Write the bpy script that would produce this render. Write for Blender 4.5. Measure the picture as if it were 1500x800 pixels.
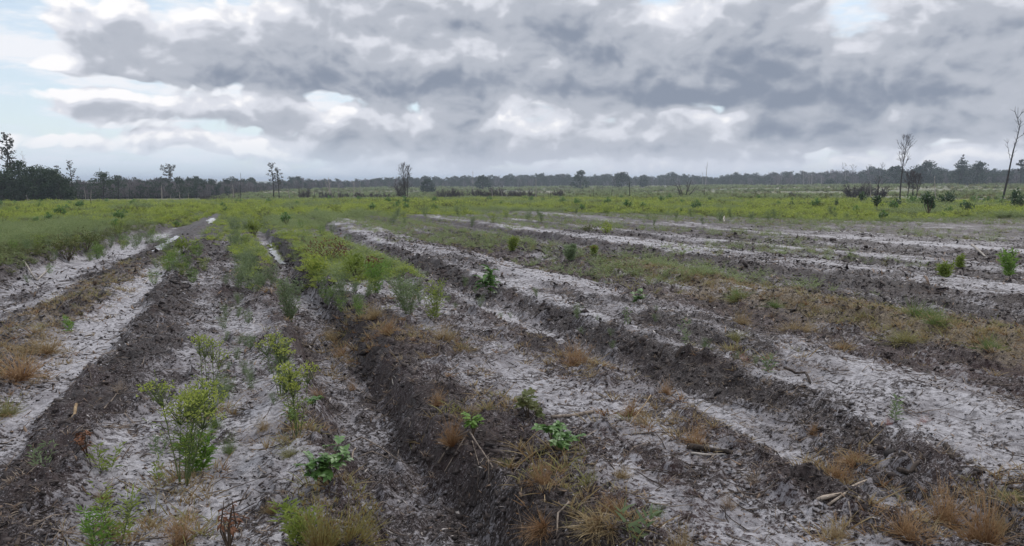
import bpy, bmesh, math, random
import numpy as np
from mathutils import Vector, Matrix

for o in list(bpy.data.objects):
    bpy.data.objects.remove(o)
SC = bpy.context.scene
COL = SC.collection
R = math.radians

# ------------------------------------------------------------------ camera
F_PX, YAW, PITCH, EYE, SLOPE = 1133.0, R(19.1), R(6.84), 1.65, -0.0141
cam_d = bpy.data.cameras.new('camera')
cam_d.sensor_width = 36.0
cam_d.lens = 36.0 * F_PX / 1500.0
cam_d.clip_start = 0.05
cam_d.clip_end = 20000.0
cam = bpy.data.objects.new('camera', cam_d)
COL.objects.link(cam)
cam.location = (0, 0, EYE)
cam.rotation_euler = (math.pi / 2 - PITCH, 0, -YAW)
SC.camera = cam
V_R = np.array([math.cos(YAW), -math.sin(YAW), 0])
V_F = np.array([math.sin(YAW) * math.cos(PITCH), math.cos(YAW) * math.cos(PITCH), -math.sin(PITCH)])
V_U = np.array([math.sin(YAW) * math.sin(PITCH), math.cos(YAW) * math.sin(PITCH), math.cos(PITCH)])

def ray(px, py):
    d = V_F + V_R * (px - 750) / F_PX + V_U * (400 - py) / F_PX
    return d / np.linalg.norm(d)

def azel(px, py):
    d = ray(px, py)
    return math.atan2(d[0], d[1]), math.asin(d[2])

# ------------------------------------------------------------------ colour management
SC.view_settings.view_transform = 'Standard'
SC.view_settings.look = 'None'
SC.view_settings.gamma = 1.0
SC.view_settings.use_curve_mapping = False
SC.view_settings.exposure = 0.34
SC.cycles.use_denoising = True
SC.cycles.max_bounces = 5
SC.cycles.diffuse_bounces = 2
SC.cycles.glossy_bounces = 2
SC.cycles.transmission_bounces = 3
SC.cycles.transparent_max_bounces = 8
SC.cycles.volume_bounces = 0
SC.cycles.sample_clamp_indirect = 4.0

# ------------------------------------------------------------------ node helpers
class N:
    def __init__(self, tree):
        self.t = tree
    def new(self, typ, **kw):
        n = self.t.nodes.new(typ)
        for k, v in kw.items():
            setattr(n, k, v)
        return n
    def put(self, sock, v):
        if v is None:
            return
        if isinstance(v, bpy.types.NodeSocket):
            self.t.links.new(v, sock)
        elif isinstance(v, (tuple, list)) and sock.type == 'RGBA' and len(v) == 3:
            sock.default_value = (*v, 1.0)
        else:
            sock.default_value = v
    def m(self, op, a, b=None, c=None, clamp=False):
        n = self.new('ShaderNodeMath', operation=op)
        n.use_clamp = clamp
        for i, v in enumerate((a, b, c)):
            self.put(n.inputs[i], v)
        return n.outputs[0]
    def add(self, *xs):
        r = xs[0]
        for x in xs[1:]:
            r = self.m('ADD', r, x)
        return r
    def mul(self, a, b): return self.m('MULTIPLY', a, b)
    def sub(self, a, b): return self.m('SUBTRACT', a, b)
    def sstep(self, x, lo, hi, a=0.0, b=1.0):
        n = self.new('ShaderNodeMapRange', interpolation_type='SMOOTHSTEP')
        for k, v in (('Value', x), ('From Min', lo), ('From Max', hi), ('To Min', a), ('To Max', b)):
            self.put(n.inputs[k], v)
        return n.outputs[0]
    def lin(self, x, lo, hi, a=0.0, b=1.0):
        n = self.new('ShaderNodeMapRange')
        for k, v in (('Value', x), ('From Min', lo), ('From Max', hi), ('To Min', a), ('To Max', b)):
            self.put(n.inputs[k], v)
        return n.outputs[0]
    def mix(self, f, a, b, mode='MIX'):
        n = self.new('ShaderNodeMix', data_type='RGBA', blend_type=mode)
        self.put(n.inputs[0], f); self.put(n.inputs[6], a); self.put(n.inputs[7], b)
        return n.outputs[2]
    def noise(self, vec, scale, detail=4.0, rough=0.55, lac=2.0, dist=0.0, color=False):
        n = self.new('ShaderNodeTexNoise')
        for k, v in (('Vector', vec), ('Scale', scale), ('Detail', detail), ('Roughness', rough), ('Lacunarity', lac), ('Distortion', dist)):
            self.put(n.inputs[k], v)
        return n.outputs['Color' if color else 'Fac']
    def xyz(self, x, y, z):
        n = self.new('ShaderNodeCombineXYZ')
        for i, v in enumerate((x, y, z)):
            self.put(n.inputs[i], v)
        return n.outputs[0]
    def sep(self, v):
        n = self.new('ShaderNodeSeparateXYZ')
        self.put(n.inputs[0], v)
        return n.outputs
    def vm(self, op, a, b=None):
        n = self.new('ShaderNodeVectorMath', operation=op)
        self.put(n.inputs[0], a)
        if b is not None:
            self.put(n.inputs['Scale'] if op == 'SCALE' else n.inputs[1], b)
        return n.outputs[0]
    def attr(self, name, out='Fac'):
        n = self.new('ShaderNodeAttribute', attribute_name=name)
        return n.outputs[out]

# ------------------------------------------------------------------ sky
SUN_EL, SUN_AZ = R(50), R(48)            # azimuth clockwise from +Y
world = bpy.data.worlds.new('World')
SC.world = world
world.use_nodes = True
world.cycles.sampling_method = 'MANUAL'
world.cycles.sample_map_resolution = 512
wt = world.node_tree
wt.nodes.clear()
w = N(wt)

# node group: cloud thickness as a function of direction (azimuth, elevation)
cg = bpy.data.node_groups.new('cloud_thickness', 'ShaderNodeTree')
cg.interface.new_socket('Az', in_out='INPUT', socket_type='NodeSocketFloat')
cg.interface.new_socket('El', in_out='INPUT', socket_type='NodeSocketFloat')
cg.interface.new_socket('Thickness', in_out='OUTPUT', socket_type='NodeSocketFloat')
cg.interface.new_socket('Mass', in_out='OUTPUT', socket_type='NodeSocketFloat')
g = N(cg)
gi, go = g.new('NodeGroupInput'), g.new('NodeGroupOutput')
az, el = gi.outputs['Az'], gi.outputs['El']
# clouds get smaller and flatter towards the horizon
pv = g.xyz(az, g.mul(el, 1.5), 0.0)
wn = g.vm('SUBTRACT', g.noise(pv, 10.0, 3.0, 0.5, color=True), (0.5, 0.5, 0.5))
wx = g.sep(wn)
azw = g.add(az, g.mul(wx[0], 0.10))
elw = g.add(el, g.mul(wx[1], 0.05), 0.002)
# (px, py, half width px, half height px, weight): the cloud masses of the photograph, as directions
MASSES = [
    (150, 45, 60, 45, 0.55), (250, 80, 120, 34, 0.75), (320, 102, 130, 16, 0.45), (120, 72, 50, 26, 0.35),
    (430, 60, 110, 45, 0.55), (480, 100, 90, 22, 0.35), (640, 15, 110, 28, 0.55), (630, 105, 75, 22, 0.75), (730, 112, 110, 14, 0.65),
    (830, 40, 110, 36, 0.85), (880, 60, 60, 18, 0.3), (590, 138, 130, 16, 0.55), (960, 110, 170, 34, 0.65), (1000, 130, 120, 14, 0.3),
    (1110, 50, 90, 40, 0.9), (1180, 70, 90, 18, 0.35), (1100, 125, 150, 20, 0.55), (1340, 40, 110, 30, 0.5), (1290, 105, 90, 22, 0.5),
    (1440, 70, 80, 60, 0.6), (1400, 130, 110, 22, 0.4), (1360, 175, 120, 20, 0.5), (1450, 180, 100, 20, 0.4), (1220, 160, 80, 30, 0.6),
    (690, 180, 60, 26, 0.75), (620, 205, 110, 20, 0.65), (500, 190, 90, 22, 0.55), (400, 160, 70, 16, 0.3), (870, 205, 110, 16, 0.55), (1000, 200, 130, 18, 0.5),
    (1130, 172, 45, 14, 0.8), (960, 165, 90, 14, 0.4), (112, 146, 34, 20, 0.7), (40, 162, 40, 14, 0.5), (180, 158, 34, 14, 0.5), (40, 208, 90, 18, 0.75), (225, 198, 34, 16, 0.8), (140, 200, 40, 14, 0.5), (60, 140, 60, 10, 0.5), (300, 205, 40, 14, 0.5), (275, 160, 50, 18, 0.55), (350, 165, 50, 20, 0.4), (20, 30, 36, 30, 0.5), (330, 212, 60, 10, 0.4),
    (330, 175, 60, 10, 0.3), (180, 170, 60, 9, 0.35), (760, 215, 70, 9, 0.4), (1290, 205, 90, 10, 0.4), (1120, 212, 80, 8, 0.4), (460, 212, 60, 8, 0.35),
    (1240, 30, 60, 30, -0.5), (640, 152, 40, 10, -0.5), (470, 140, 40, 14, -0.45), (1270, 148, 30, 14, -0.4), (390, 195, 60, 8, -0.25), (1390, 210, 60, 6, -0.3), (880, 178, 50, 8, -0.25), (230, 120, 140, 10, -0.3), (50, 80, 34, 60, -0.5), (90, 122, 150, 9, -0.55), (260, 235, 150, 18, -0.4), (150, 183, 120, 8, -0.4), (745, 170, 34, 30, -0.65),
    (700, 50, 45, 30, -0.25), (470, 145, 50, 12, -0.35), (970, 12, 60, 22, -0.5), (1470, 100, 40, 30, -0.3), (1410, 95, 60, 10, -0.25), (1050, 148, 60, 8, -0.4), (1010, 155, 70, 12, -0.3), (1410, 205, 120, 9, -0.3), (560, 30, 60, 20, -0.15),
]
tot = None
for px, py, hw, hh, wgt in MASSES:
    a0, e0 = azel(px, py)
    da = g.m('MULTIPLY_ADD', azw, F_PX / hw, -a0 * F_PX / hw)
    de = g.m('MULTIPLY_ADD', elw, F_PX / hh, -e0 * F_PX / hh)
    s = g.m('MULTIPLY_ADD', da, da, g.mul(de, de))
    e = g.mul(g.m('EXPONENT', g.mul(s, -0.8)), wgt)
    tot = e if tot is None else g.add(tot, e)          # weights are summed
# beyond the photograph the deck goes on
deck = g.sstep(el, 0.24, 0.40)
tot = g.add(tot, g.mul(deck, 0.20), g.sstep(az, R(-10), R(8), 0.05, 0.72))
side = g.m('MAXIMUM', g.sstep(az, R(52), R(66)), g.sstep(az, R(-18), R(-40)))
tot = g.add(tot, g.mul(g.mul(side, g.sub(1.0, deck)), 0.40))
vo = g.new('ShaderNodeTexVoronoi', voronoi_dimensions='3D', feature='F1')
for k_, v_ in (('Vector', g.xyz(azw, g.mul(elw, 1.35), 4.4)), ('Scale', 14.0), ('Detail', 2.0), ('Roughness', 0.50), ('Lacunarity', 2.2), ('Randomness', 1.0)):
    g.put(vo.inputs[k_], v_)
cg.links.new(tot, go.inputs[1])
billow = g.sub(0.48, vo.outputs['Distance'])
big = g.noise(g.xyz(azw, g.mul(elw, 3.0), 3.7), 5.0, 2.0, 0.5)
fine = g.noise(g.xyz(azw, g.mul(elw, 1.35), 1.3), 15.0, 6.0, 0.52)
tot = g.add(tot, g.mul(g.sub(big, 0.5), 0.35), g.mul(g.sub(fine, 0.5), 1.0), g.mul(billow, 1.0))
cg.links.new(tot, go.inputs[0])

def thickness(a, e):
    n = w.new('ShaderNodeGroup')
    n.node_tree = cg
    w.put(n.inputs['Az'], a); w.put(n.inputs['El'], e)
    thickness.mass = n.outputs[1]
    return n.outputs[0]

tc = w.new('ShaderNodeTexCoord')
D = w.sep(w.vm('NORMALIZE', tc.outputs['Generated']))
d_az = w.m('ARCTAN2', D[0], D[1])
d_el = w.m('ARCSINE', D[2])
t0 = thickness(d_az, d_el)
mass = thickness.mass
t1 = thickness(w.sub(d_az, 0.006), w.add(d_el, 0.013))      # a little nearer the light
lit = w.mul(w.sub(t0, t1), 0.50)
puff = w.noise(w.xyz(d_az, w.mul(d_el, 1.9), 5.5), 24.0, 5.0, 0.58)
cover = w.sstep(t0, -0.10, 0.26)
# transmitted light falls with thickness, rims towards the light stay bright
dens = w.lin(w.add(w.mul(mass, 0.85), w.mul(t0, 0.35)), 0.45, 2.35)
bright = w.m('ADD', w.add(w.sub(0.84, w.mul(dens, 0.86)), w.mul(w.sub(puff, 0.5), 0.50), w.sstep(d_el, 0.10, 0.03, 0.0, 0.14)), lit)
# clear ramp of cloud colours: blue grey bases to warm white rims
cr = w.new('ShaderNodeValToRGB')
cr.color_ramp.elements[0].position = 0.02
cr.color_ramp.interpolation = 'EASE'
cr.color_ramp.elements[0].color = (0.20, 0.232, 0.295, 1)
e_ = cr.color_ramp.elements.new(0.50); e_.color = (0.385, 0.408, 0.462, 1)
e_ = cr.color_ramp.elements.new(0.78); e_.color = (0.59, 0.605, 0.66, 1)
cr.color_ramp.elements[-1].position = 1.0
cr.color_ramp.elements[-1].color = (0.82, 0.81, 0.82, 1)
w.put(cr.inputs[0], bright)
# overcast skies brighten towards the zenith
zen = w.lin(D[2], 0.22, 1.0, 1.0, 2.2)
cloud_col = w.vm('SCALE', cr.outputs[0], zen)
# thin veil low down
veil_n = w.noise(w.xyz(d_az, w.mul(d_el, 5.0), 9.1), 7.0, 5.0, 0.6)
veil = w.sstep(veil_n, 0.36, 0.58, 0.60, 1.0)
lowhaze = w.sstep(d_el, 0.062, -0.01, 0.0, 0.85)
sky = w.new('ShaderNodeTexSky', sky_type='NISHITA')
sky.sun_disc = False
sky.sun_elevation = SUN_EL
sky.sun_rotation = SUN_AZ
sky.air_density = 1.0
sky.dust_density = 0.3
bg_s = w.new('ShaderNodeBackground'); w.put(bg_s.inputs[0], sky.outputs[0]); bg_s.inputs[1].default_value = 0.10
bg_v = w.new('ShaderNodeBackground'); w.put(bg_v.inputs[0], w.mix(w.sstep(veil_n, 0.44, 0.60), (0.60, 0.68, 0.76), (0.72, 0.735, 0.775))); bg_v.inputs[1].default_value = 1.0
bg_c = w.new('ShaderNodeBackground'); w.put(bg_c.inputs[0], cloud_col); bg_c.inputs[1].default_value = 1.0
bg_h = w.new('ShaderNodeBackground'); w.put(bg_h.inputs[0], w.mix(w.sstep(d_az, R(-2), R(20)), (0.50, 0.59, 0.69), (0.49, 0.52, 0.60))); bg_h.inputs[1].default_value = 1.0
def wmix(f, a, b):
    n = w.new('ShaderNodeMixShader')
    w.put(n.inputs[0], f); w.put(n.inputs[1], a.outputs[0]); w.put(n.inputs[2], b.outputs[0])
    return n
s1 = wmix(veil, bg_s, bg_v)
s2 = wmix(cover, s1, bg_c)
s3 = wmix(lowhaze, s2, bg_h)
wo = w.new('ShaderNodeOutputWorld')
wt.links.new(s3.outputs[0], wo.inputs[0])

sun_d = bpy.data.lights.new('sun', 'SUN')
sun_d.energy = 1.5
sun_d.angle = R(10)
sun_d.color = (1.0, 0.96, 0.90)
sun = bpy.data.objects.new('sun', sun_d)
COL.objects.link(sun)
sd = Vector((math.sin(SUN_AZ) * math.cos(SUN_EL), math.cos(SUN_AZ) * math.cos(SUN_EL), math.sin(SUN_EL)))
sun.rotation_euler = sd.to_track_quat('Z', 'Y').to_euler()

# ------------------------------------------------------------------ numeric noise
_rng = np.random.RandomState(7)
_PERM = _rng.permutation(4096)
_ANG = _rng.rand(4096) * 2 * math.pi
_GX, _GY = np.cos(_ANG), np.sin(_ANG)

def perlin(x, y, seed=0):
    x = np.asarray(x, float) + seed * 37.31; y = np.asarray(y, float) + seed * 17.77
    xi = np.floor(x).astype(np.int64); yi = np.floor(y).astype(np.int64)
    xf, yf = x - xi, y - yi
    def gr(ix, iy, dx, dy):
        h = _PERM[(_PERM[ix & 4095] + iy) & 4095]
        return _GX[h] * dx + _GY[h] * dy
    u_ = xf * xf * xf * (xf * (xf * 6 - 15) + 10); v_ = yf * yf * yf * (yf * (yf * 6 - 15) + 10)
    a = gr(xi, yi, xf, yf); b = gr(xi + 1, yi, xf - 1, yf)
    c = gr(xi, yi + 1, xf, yf - 1); d = gr(xi + 1, yi + 1, xf - 1, yf - 1)
    return ((a + (b - a) * u_) + ((c + (d - c) * u_) - (a + (b - a) * u_)) * v_) * 1.5

def fbm(x, y, octv, seed, gain=0.5):
    r, a, t = 0.0, 1.0, 0.0
    for i in range(octv):
        r = r + a * perlin(x * 2 ** i, y * 2 ** i, seed + i * 3)
        t += a; a *= gain
    return r / t

def sst(x, a, b):
    t = np.clip((np.asarray(x, float) - a) / (b - a), 0, 1)
    return t * t * (3 - 2 * t)

# ------------------------------------------------------------------ the field: profile across the rows (x) and what lies on it
PROFILE = [(-40, 0), (-14, .05), (-9, .18), (-5.2, .22), (-4.75, .16), (-4.45, -.12), (-3.1, -.12), (-2.9, -.04), (-2.5, .03), (-2.1, .01),
           (-1.85, -.06), (-1.5, -.06), (-1.35, .03), (-1.05, .05), (-.8, 0), (-.2, -.02), (.1, .03), (.28, .09), (.38, .06), (.54, -.22), (1.08, -.28),
           (1.16, -.14), (1.25, .06), (1.38, .09), (2, .07), (2.6, .06), (2.85, .10), (2.98, .03), (3.2, -.10), (3.5, -.10), (3.72, -.02), (3.96, .11),
           (4.15, .13), (4.6, .13), (5.2, .12), (5.5, .06), (6.2, .02), (6.7, .05), (7.1, .16), (7.6, .17), (7.9, .10), (8.2, -.02), (9.2, -.05), (9.9, -.03),
           (10.25, .10), (10.6, .13), (12, .10), (12.6, 0), (13.3, .02), (14, .09), (15, .02), (16, -.03), (18, .06), (20, .09), (22, 0), (26, .05), (40, 0)]
SAND = [(-40, .1), (-9, .12), (-5, .05), (-4.6, .1), (-4.35, .72), (-3.2, .68), (-2.95, .25), (-2.5, .08), (-2.1, .12), (-1.93, .75), (-1.56, .85), (-1.44, .4), (-1.33, .1),
        (-1.08, .12), (-.92, .36), (-.5, .52), (-.12, .48), (.1, .38), (.35, .20), (.55, .16), (.66, .50), (1.08, .52), (1.20, .04), (1.34, .02), (1.46, .40), (2, .50), (2.6, .50),
        (2.8, .12), (2.98, .28), (3.2, .54), (3.5, .48), (3.62, .12), (3.92, .08), (4.02, .80), (4.3, .58), (4.75, .38), (5.15, .66), (5.35, .45), (5.8, .22), (6.5, .28), (6.9, .12), (7.8, .1),
        (8.2, .28), (8.6, .22), (9.5, .16), (10.25, .06), (10.45, .78), (11.3, .58), (12.3, .50), (12.6, .22), (13.6, .22), (13.85, .66), (14.5, .6), (15, .18), (17.6, .22), (18, .60), (20.4, .46), (21.5, .24), (30, .28), (40, .1)]
TAN = [(-40, .6), (-12, .6), (-5, .5), (-4.6, .1), (-3.2, .1), (-2.8, .62), (-2.15, .62), (-1.7, .15), (-1.4, .08), (-.9, .12), (.05, .2), (.3, .45), (.6, .45), (.75, .12), (1.15, .08), (1.5, .35),
       (2, .42), (2.7, .42), (3, .28), (3.6, .1), (4, .1), (5.2, .15), (5.6, .42), (6.5, .62), (6.9, .95), (7.8, .95), (8.1, .4), (9, .32), (10.2, .12), (10.5, .08), (12.5, .2), (12.8, .35), (13.5, .4), (14, .1),
       (15, .4), (17, .4), (18, .15), (20.4, .2), (21, .5), (26, .7), (40, .7)]
RED = [(-40, 0), (.16, 0), (.3, .55), (.5, .5), (.62, 0), (1.5, 0), (1.6, .3), (2.9, .35), (3.0, 0), (5.1, 0), (5.5, .5), (6.3, .55), (6.7, 0), (40, 0)]       # purplish peat showing

def table(pts, sig):
    xs = np.arange(-40, 40.01, 0.02)
    h = np.interp(xs, [p[0] for p in pts], [p[1] for p in pts])
    n = int(sig * 3 / 0.02) * 2 + 1
    k = np.exp(-0.5 * ((np.arange(n) - n // 2) * 0.02 / sig) ** 2); k /= k.sum()
    return xs, np.convolve(np.pad(h, n // 2, mode='edge'), k, mode='valid')
T_PROF, T_SAND, T_TAN, T_RED = table(PROFILE, .05), table(SAND, .10), table(TAN, .08), table(RED, .15)

def row_x(x, y):
    """the row coordinate: rows bend and wander a little"""
    left = sst(-x, 1.4, 3.2)
    xr = x - left * 0.042 * np.clip(y - 18, 0, 50)
    xr = xr + 0.14 * perlin(x * .5, y * .13, 11) + 0.11 * perlin(x * .9, y * .45, 12) + 0.06 * perlin(x * 2.5, y * 1.6, 13) + 0.03 * perlin(x * 6, y * 4.5, 15)
    xr = xr + sst(y, 12, 30) * 0.22 * perlin(x * .2, y * .06, 14)
    return xr

PUDDLES = []   # (x, y, half width, half length, water level): filled below

def ground_large(x, y):
    r = np.hypot(x, y)
    a = np.degrees(np.arctan2(x, y))
    zfar = np.interp(a, [-180, -30, -5, 10, 22, 32, 49, 70, 180], [-3, -3, -3.2, -3.8, -3.6, -2.6, -0.9, -0.5, -1])
    t = sst(r, 110, 420)
    z = SLOPE * np.clip(y, -60, 420) * (1 - t) + zfar * t
    z = z + 0.35 * sst(r, 80, 200) * perlin(x * .012, y * .012, 21)
    return z

def masks(x, y):
    xr = row_x(x, y)
    s = np.interp(xr, *T_SAND); t = np.interp(xr, *T_TAN); rd = np.interp(xr, *T_RED)
    far = sst(y, 24, 60)
    s = s + 0.30 * perlin(x * .55, y * .22, 31) + 0.24 * perlin(x * 1.7, y * .8, 32) + 0.20 * perlin(x * 4.2, y * 2.4, 36)
    s = s + .45 * np.clip(perlin(x * .8, y * .5, 38) - .12, 0, 1) * (1 - sst(s, .3, .6))
    s = s - .16 * sst(y, 20, 30) * sst(x, 7, 10)
    s = s + .24 * perlin(xr * 2.1, y * .08, 37) * sst(x, 2.8, 5.5)
    lf = sst(y, 17, 24) * (1 - sst(x, -1.3, -.8)) * sst(x, -3.2, -2.8)
    s = s - .45 * lf; t = t * (1 - .8 * lf)
    t = t * (1 - .75 * sst(y, 13.5, 17) * sst(x, 4, 6))
    s = s - 0.22 * sst(y, 9, 22) * sst(x, -1.4, -1.0) * (1 - sst(x, .2, .8)) + .10 * sst(xr, 1.5, 1.9) * (1 - sst(xr, 2.6, 3.6)) * (1 - sst(y, 9, 14))
    s = s - 0.25 * far * sst(4 - x, 0, 3)
    t = t + 0.25 * perlin(x * .5, y * .2, 33) + 0.16 * perlin(x * 2.1, y * 1.3, 34)
    # how green the far field is
    line = np.interp(x, [-60, -14, -8, -5, -2, 0.3, 2, 5, 10, 17, 23, 27, 32, 60], [6, 9, 14, 30, 60, 40, 30, 42, 52, 56, 47, 38, 33, 24])
    wob = 1 + 0.18 * perlin(x * .15, y * .05, 35)
    gr = sst(y, line * 0.9 * wob, line * 1.12 * wob)
    return np.clip(s, 0, 1), np.clip(t, 0, 1), gr, rd

def ground_z(x, y, detail=True):
    x = np.asarray(x, float); y = np.asarray(y, float)
    r = np.hypot(x, y)
    z = ground_large(x, y)
    near = 1 - sst(r, 60, 140)
    xr = row_x(x, y)
    inside = sst(y, -8, -2)
    z = z + near * inside * np.interp(xr, *T_PROF) * (1 + 0.25 * perlin(x * .6, y * .25, 41))
    s, t, gr, rd = masks(x, y)
    if detail:
        n1 = 1 - sst(r, 25, 70)
        rough = 1.0 - 0.75 * sst(s, .35, .75)
        z = z + near * 0.022 * perlin(x * 1.6, y * 1.1, 42) * (0.5 + rough) + near * .07 * perlin(xr * 2.1, y * .08, 37) * sst(x, 2.8, 5.5)
        z = z + n1 * rough * (0.050 * np.abs(perlin(x * 4.3, y * 3.1, 43)) - 0.014)
        z = z + n1 * (0.35 + rough) * 0.016 * perlin(x * 8, y * 6, 44)
        n2 = 1 - sst(r, 10, 26)
        z = z + n2 * (0.25 + rough) * (0.028 * np.abs(perlin(x * 13, y * 10, 45)) + 0.012 * np.abs(perlin(x * 29, y * 24, 46)))
        # lumps thrown up along the dark banks
        lump = np.clip(perlin(x * 6.5, y * 5, 47) - 0.18, 0, 1)
        lump2 = np.clip(perlin(x * 2.6, y * 2.1, 49) - 0.12, 0, 1)
        z = z + n1 * sst(rough, .6, .95) * (0.10 * lump + .06 * lump2)
        # cracked crust of the sand
        z = z + n2 * (1 - rough) * 0.010 * np.clip(perlin(x * 19, y * 15, 48) - .15, 0, 1) * 3
    for (px_, py_, hw, hl, lev) in PUDDLES:
        d = ((x - px_) / hw) ** 2 + ((y - py_) / hl) ** 2
        k = 1 - sst(d, .7, 2.2)
        z = z * (1 - k) + np.minimum(z, lev - 0.05) * k
    return z

def at(px, py, n=5, detail=False):
    """the point of the ground seen at pixel (px, py) of the photograph"""
    d = ray(px, py)
    z = SLOPE * 10
    t0_ = (EYE) / (SLOPE * d[1] - d[2]) if (SLOPE * d[1] - d[2]) > 1e-4 else 200
    x, y = d[0] * t0_, d[1] * t0_
    for _ in range(n):
        z = float(ground_z(x, y, detail))
        base = SLOPE * y
        t0_ = (EYE - (z - base)) / max(SLOPE * d[1] - d[2], 1e-4)
        x, y = d[0] * t0_, d[1] * t0_
    return x, y, float(ground_z(x, y, True))

def along(px, dist):
    """ground point in the direction of column px at a horizontal distance"""
    a, _ = azel(px, 264)
    x, y = math.sin(a) * dist, math.cos(a) * dist
    return x, y, float(ground_z(x, y, False))

def height_to(py, dist, zb):
    """height above zb of something at that distance whose top shows at row py"""
    return math.tan((264 - py) / F_PX) * dist + EYE - zb

# puddles lying in the furrows: pixel of near end, pixel of far end, half width
for (xa, ya, xb, yb, hw) in [(411, 385, 401, 362, .17), (383, 336, 375, 316, .28), (434, 330, 428, 320, .32), (231, 367, 242, 358, .13), (246, 356, 257, 347, .13), (306, 327, 314, 321, .2), (262, 331, 268, 328, .3)]:
    A, B = at(xa, ya), at(xb, yb)
    cx, cy = (A[0] + B[0]) / 2, (A[1] + B[1]) / 2
    PUDDLES.append([cx, cy, hw, abs(B[1] - A[1]) / 2, min(A[2], B[2]) - 0.0])
for p in PUDDLES:
    xs = p[0] + np.zeros(9); ys = p[1] + np.linspace(-p[3], p[3], 9)
    keep = PUDDLES; PUDDLES = []
    p[4] = float(np.median(ground_z(xs, ys))) + 0.01
    PUDDLES = keep

# ------------------------------------------------------------------ mesh helpers
class MB:
    """collects pieces of one mesh; every vertex carries t (0 root .. 1 tip) and rnd (one value per piece)"""
    def __init__(self):
        self.v, self.f, self.t, self.r, self.k = [], [], [], [], []
        self.slot = 0
    def add(self, vs, fs, ts, rnd):
        o = len(self.v)
        self.v += [tuple(p) for p in vs]; self.t += list(ts); self.r += [rnd] * len(vs)
        self.f += [tuple(i + o for i in q) for q in fs]; self.k += [self.slot] * len(fs)
    def blade(self, p, d, length, wid, droop, rnd, segs=3, side=None):
        p = Vector(p); d = Vector(d).normalized()
        s = Vector(side) if side is not None else d.cross(Vector((random.uniform(-1, 1), random.uniform(-1, 1), .1)))
        if s.length < 1e-4: s = Vector((1, 0, 0))
        s.normalize()
        vs, ts = [], []
        q = p.copy(); dd = d.copy()
        for i in range(segs):
            t = i / segs
            ww = wid * (1 - t * .65)
            vs += [q - s * ww * .5, q + s * ww * .5]; ts += [t, t]
            q = q + dd * (length / segs)
            dd = (dd + Vector((0, 0, -droop / segs))).normalized()
        vs.append(q); ts.append(1)
        fs = [(2 * i, 2 * i + 1, 2 * i + 3, 2 * i + 2) for i in range(segs - 1)]
        fs.append((2 * segs - 2, 2 * segs - 1, 2 * segs))
        self.add(vs, fs, ts, rnd)
    def leaf(self, p, d, nrm, length, wid, rnd, fold=.25, curl=.2):
        """pointed leaf folded along its midrib"""
        p = Vector(p); d = Vector(d).normalized(); n = Vector(nrm)
        s = d.cross(n)
        if s.length < 1e-4: s = d.cross(Vector((.3, .9, .2)))
        s.normalize(); n = s.cross(d).normalized()
        up = n * (wid * fold)
        m1, m2 = p + d * length * .35, p + d * length * .7 - n * length * curl * .35
        tip = p + d * length - n * length * curl
        vs = [p, m1, m2, tip, m1 + s * wid * .5 + up, m2 + s * wid * .38 + up, m1 - s * wid * .5 + up, m2 - s * wid * .38 + up]
        fs = [(0, 4, 1), (1, 4, 5, 2), (2, 5, 3), (0, 1, 6), (1, 2, 7, 6), (2, 3, 7)]
        self.add(vs, fs, [0, .35, .7, 1, .4, .7, .4, .7], rnd)
    def quad(self, p, a, b, rnd, t=1.0):
        p, a, b = Vector(p), Vector(a), Vector(b)
        self.add([p - a * .5, p + b * .5, p + a * .5, p - b * .5], [(0, 1, 2, 3)], [t] * 4, rnd)
    def tube(self, pts, radii, sides=5, rnd=.5, cap=True):
        pts = [Vector(p) for p in pts]
        vs, ts, fs = [], [], []
        n = len(pts)
        ref = Vector((.31, .22, .92))
        for i, p in enumerate(pts):
            d = (pts[min(i + 1, n - 1)] - pts[max(i - 1, 0)])
            d = d.normalized() if d.length > 1e-6 else Vector((0, 0, 1))
            a = d.cross(ref)
            if a.length < .1: a = d.cross(Vector((1, 0, .1)))
            a.normalize(); b = d.cross(a)
            for j in range(sides):
                an = 2 * math.pi * j / sides
                vs.append(p + (a * math.cos(an) + b * math.sin(an)) * radii[i]); ts.append(i / max(1, n - 1))
        for i in range(n - 1):
            for j in range(sides):
                fs.append((i * sides + j, i * sides + (j + 1) % sides, (i + 1) * sides + (j + 1) % sides, (i + 1) * sides + j))
        if cap:
            fs.append(tuple(range(sides))[::-1]); fs.append(tuple((n - 1) * sides + j for j in range(sides)))
        self.add(vs, fs, ts, rnd)
    def mesh(self, name, mats, smooth=False):
        me = bpy.data.meshes.new(name)
        me.from_pydata(self.v, [], self.f)
        for nm, arr in (('t', self.t), ('rnd', self.r)):
            at_ = me.attributes.new(nm, 'FLOAT', 'POINT')
            at_.data.foreach_set('value', np.array(arr, np.float32))
        for m_ in (mats if isinstance(mats, (list, tuple)) else [mats]):
            me.materials.append(m_)
        me.polygons.foreach_set('material_index', np.array(self.k, np.int32))
        if smooth:
            me.polygons.foreach_set('use_smooth', np.ones(len(self.f), bool))
        me.update()
        return me

def link(name, mesh, parent=None, loc=(0, 0, 0), rot=(0, 0, 0), scl=1.0):
    o = bpy.data.objects.new(name, mesh)
    COL.objects.link(o)
    o.location = loc; o.rotation_euler = rot
    o.scale = (scl,) * 3 if not isinstance(scl, (tuple, list)) else scl
    if parent is not None: o.parent = parent
    return o

def tag(o, label, cat, group=None):
    o['label'] = label; o['category'] = cat
    if group: o['group'] = group
    return o

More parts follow.
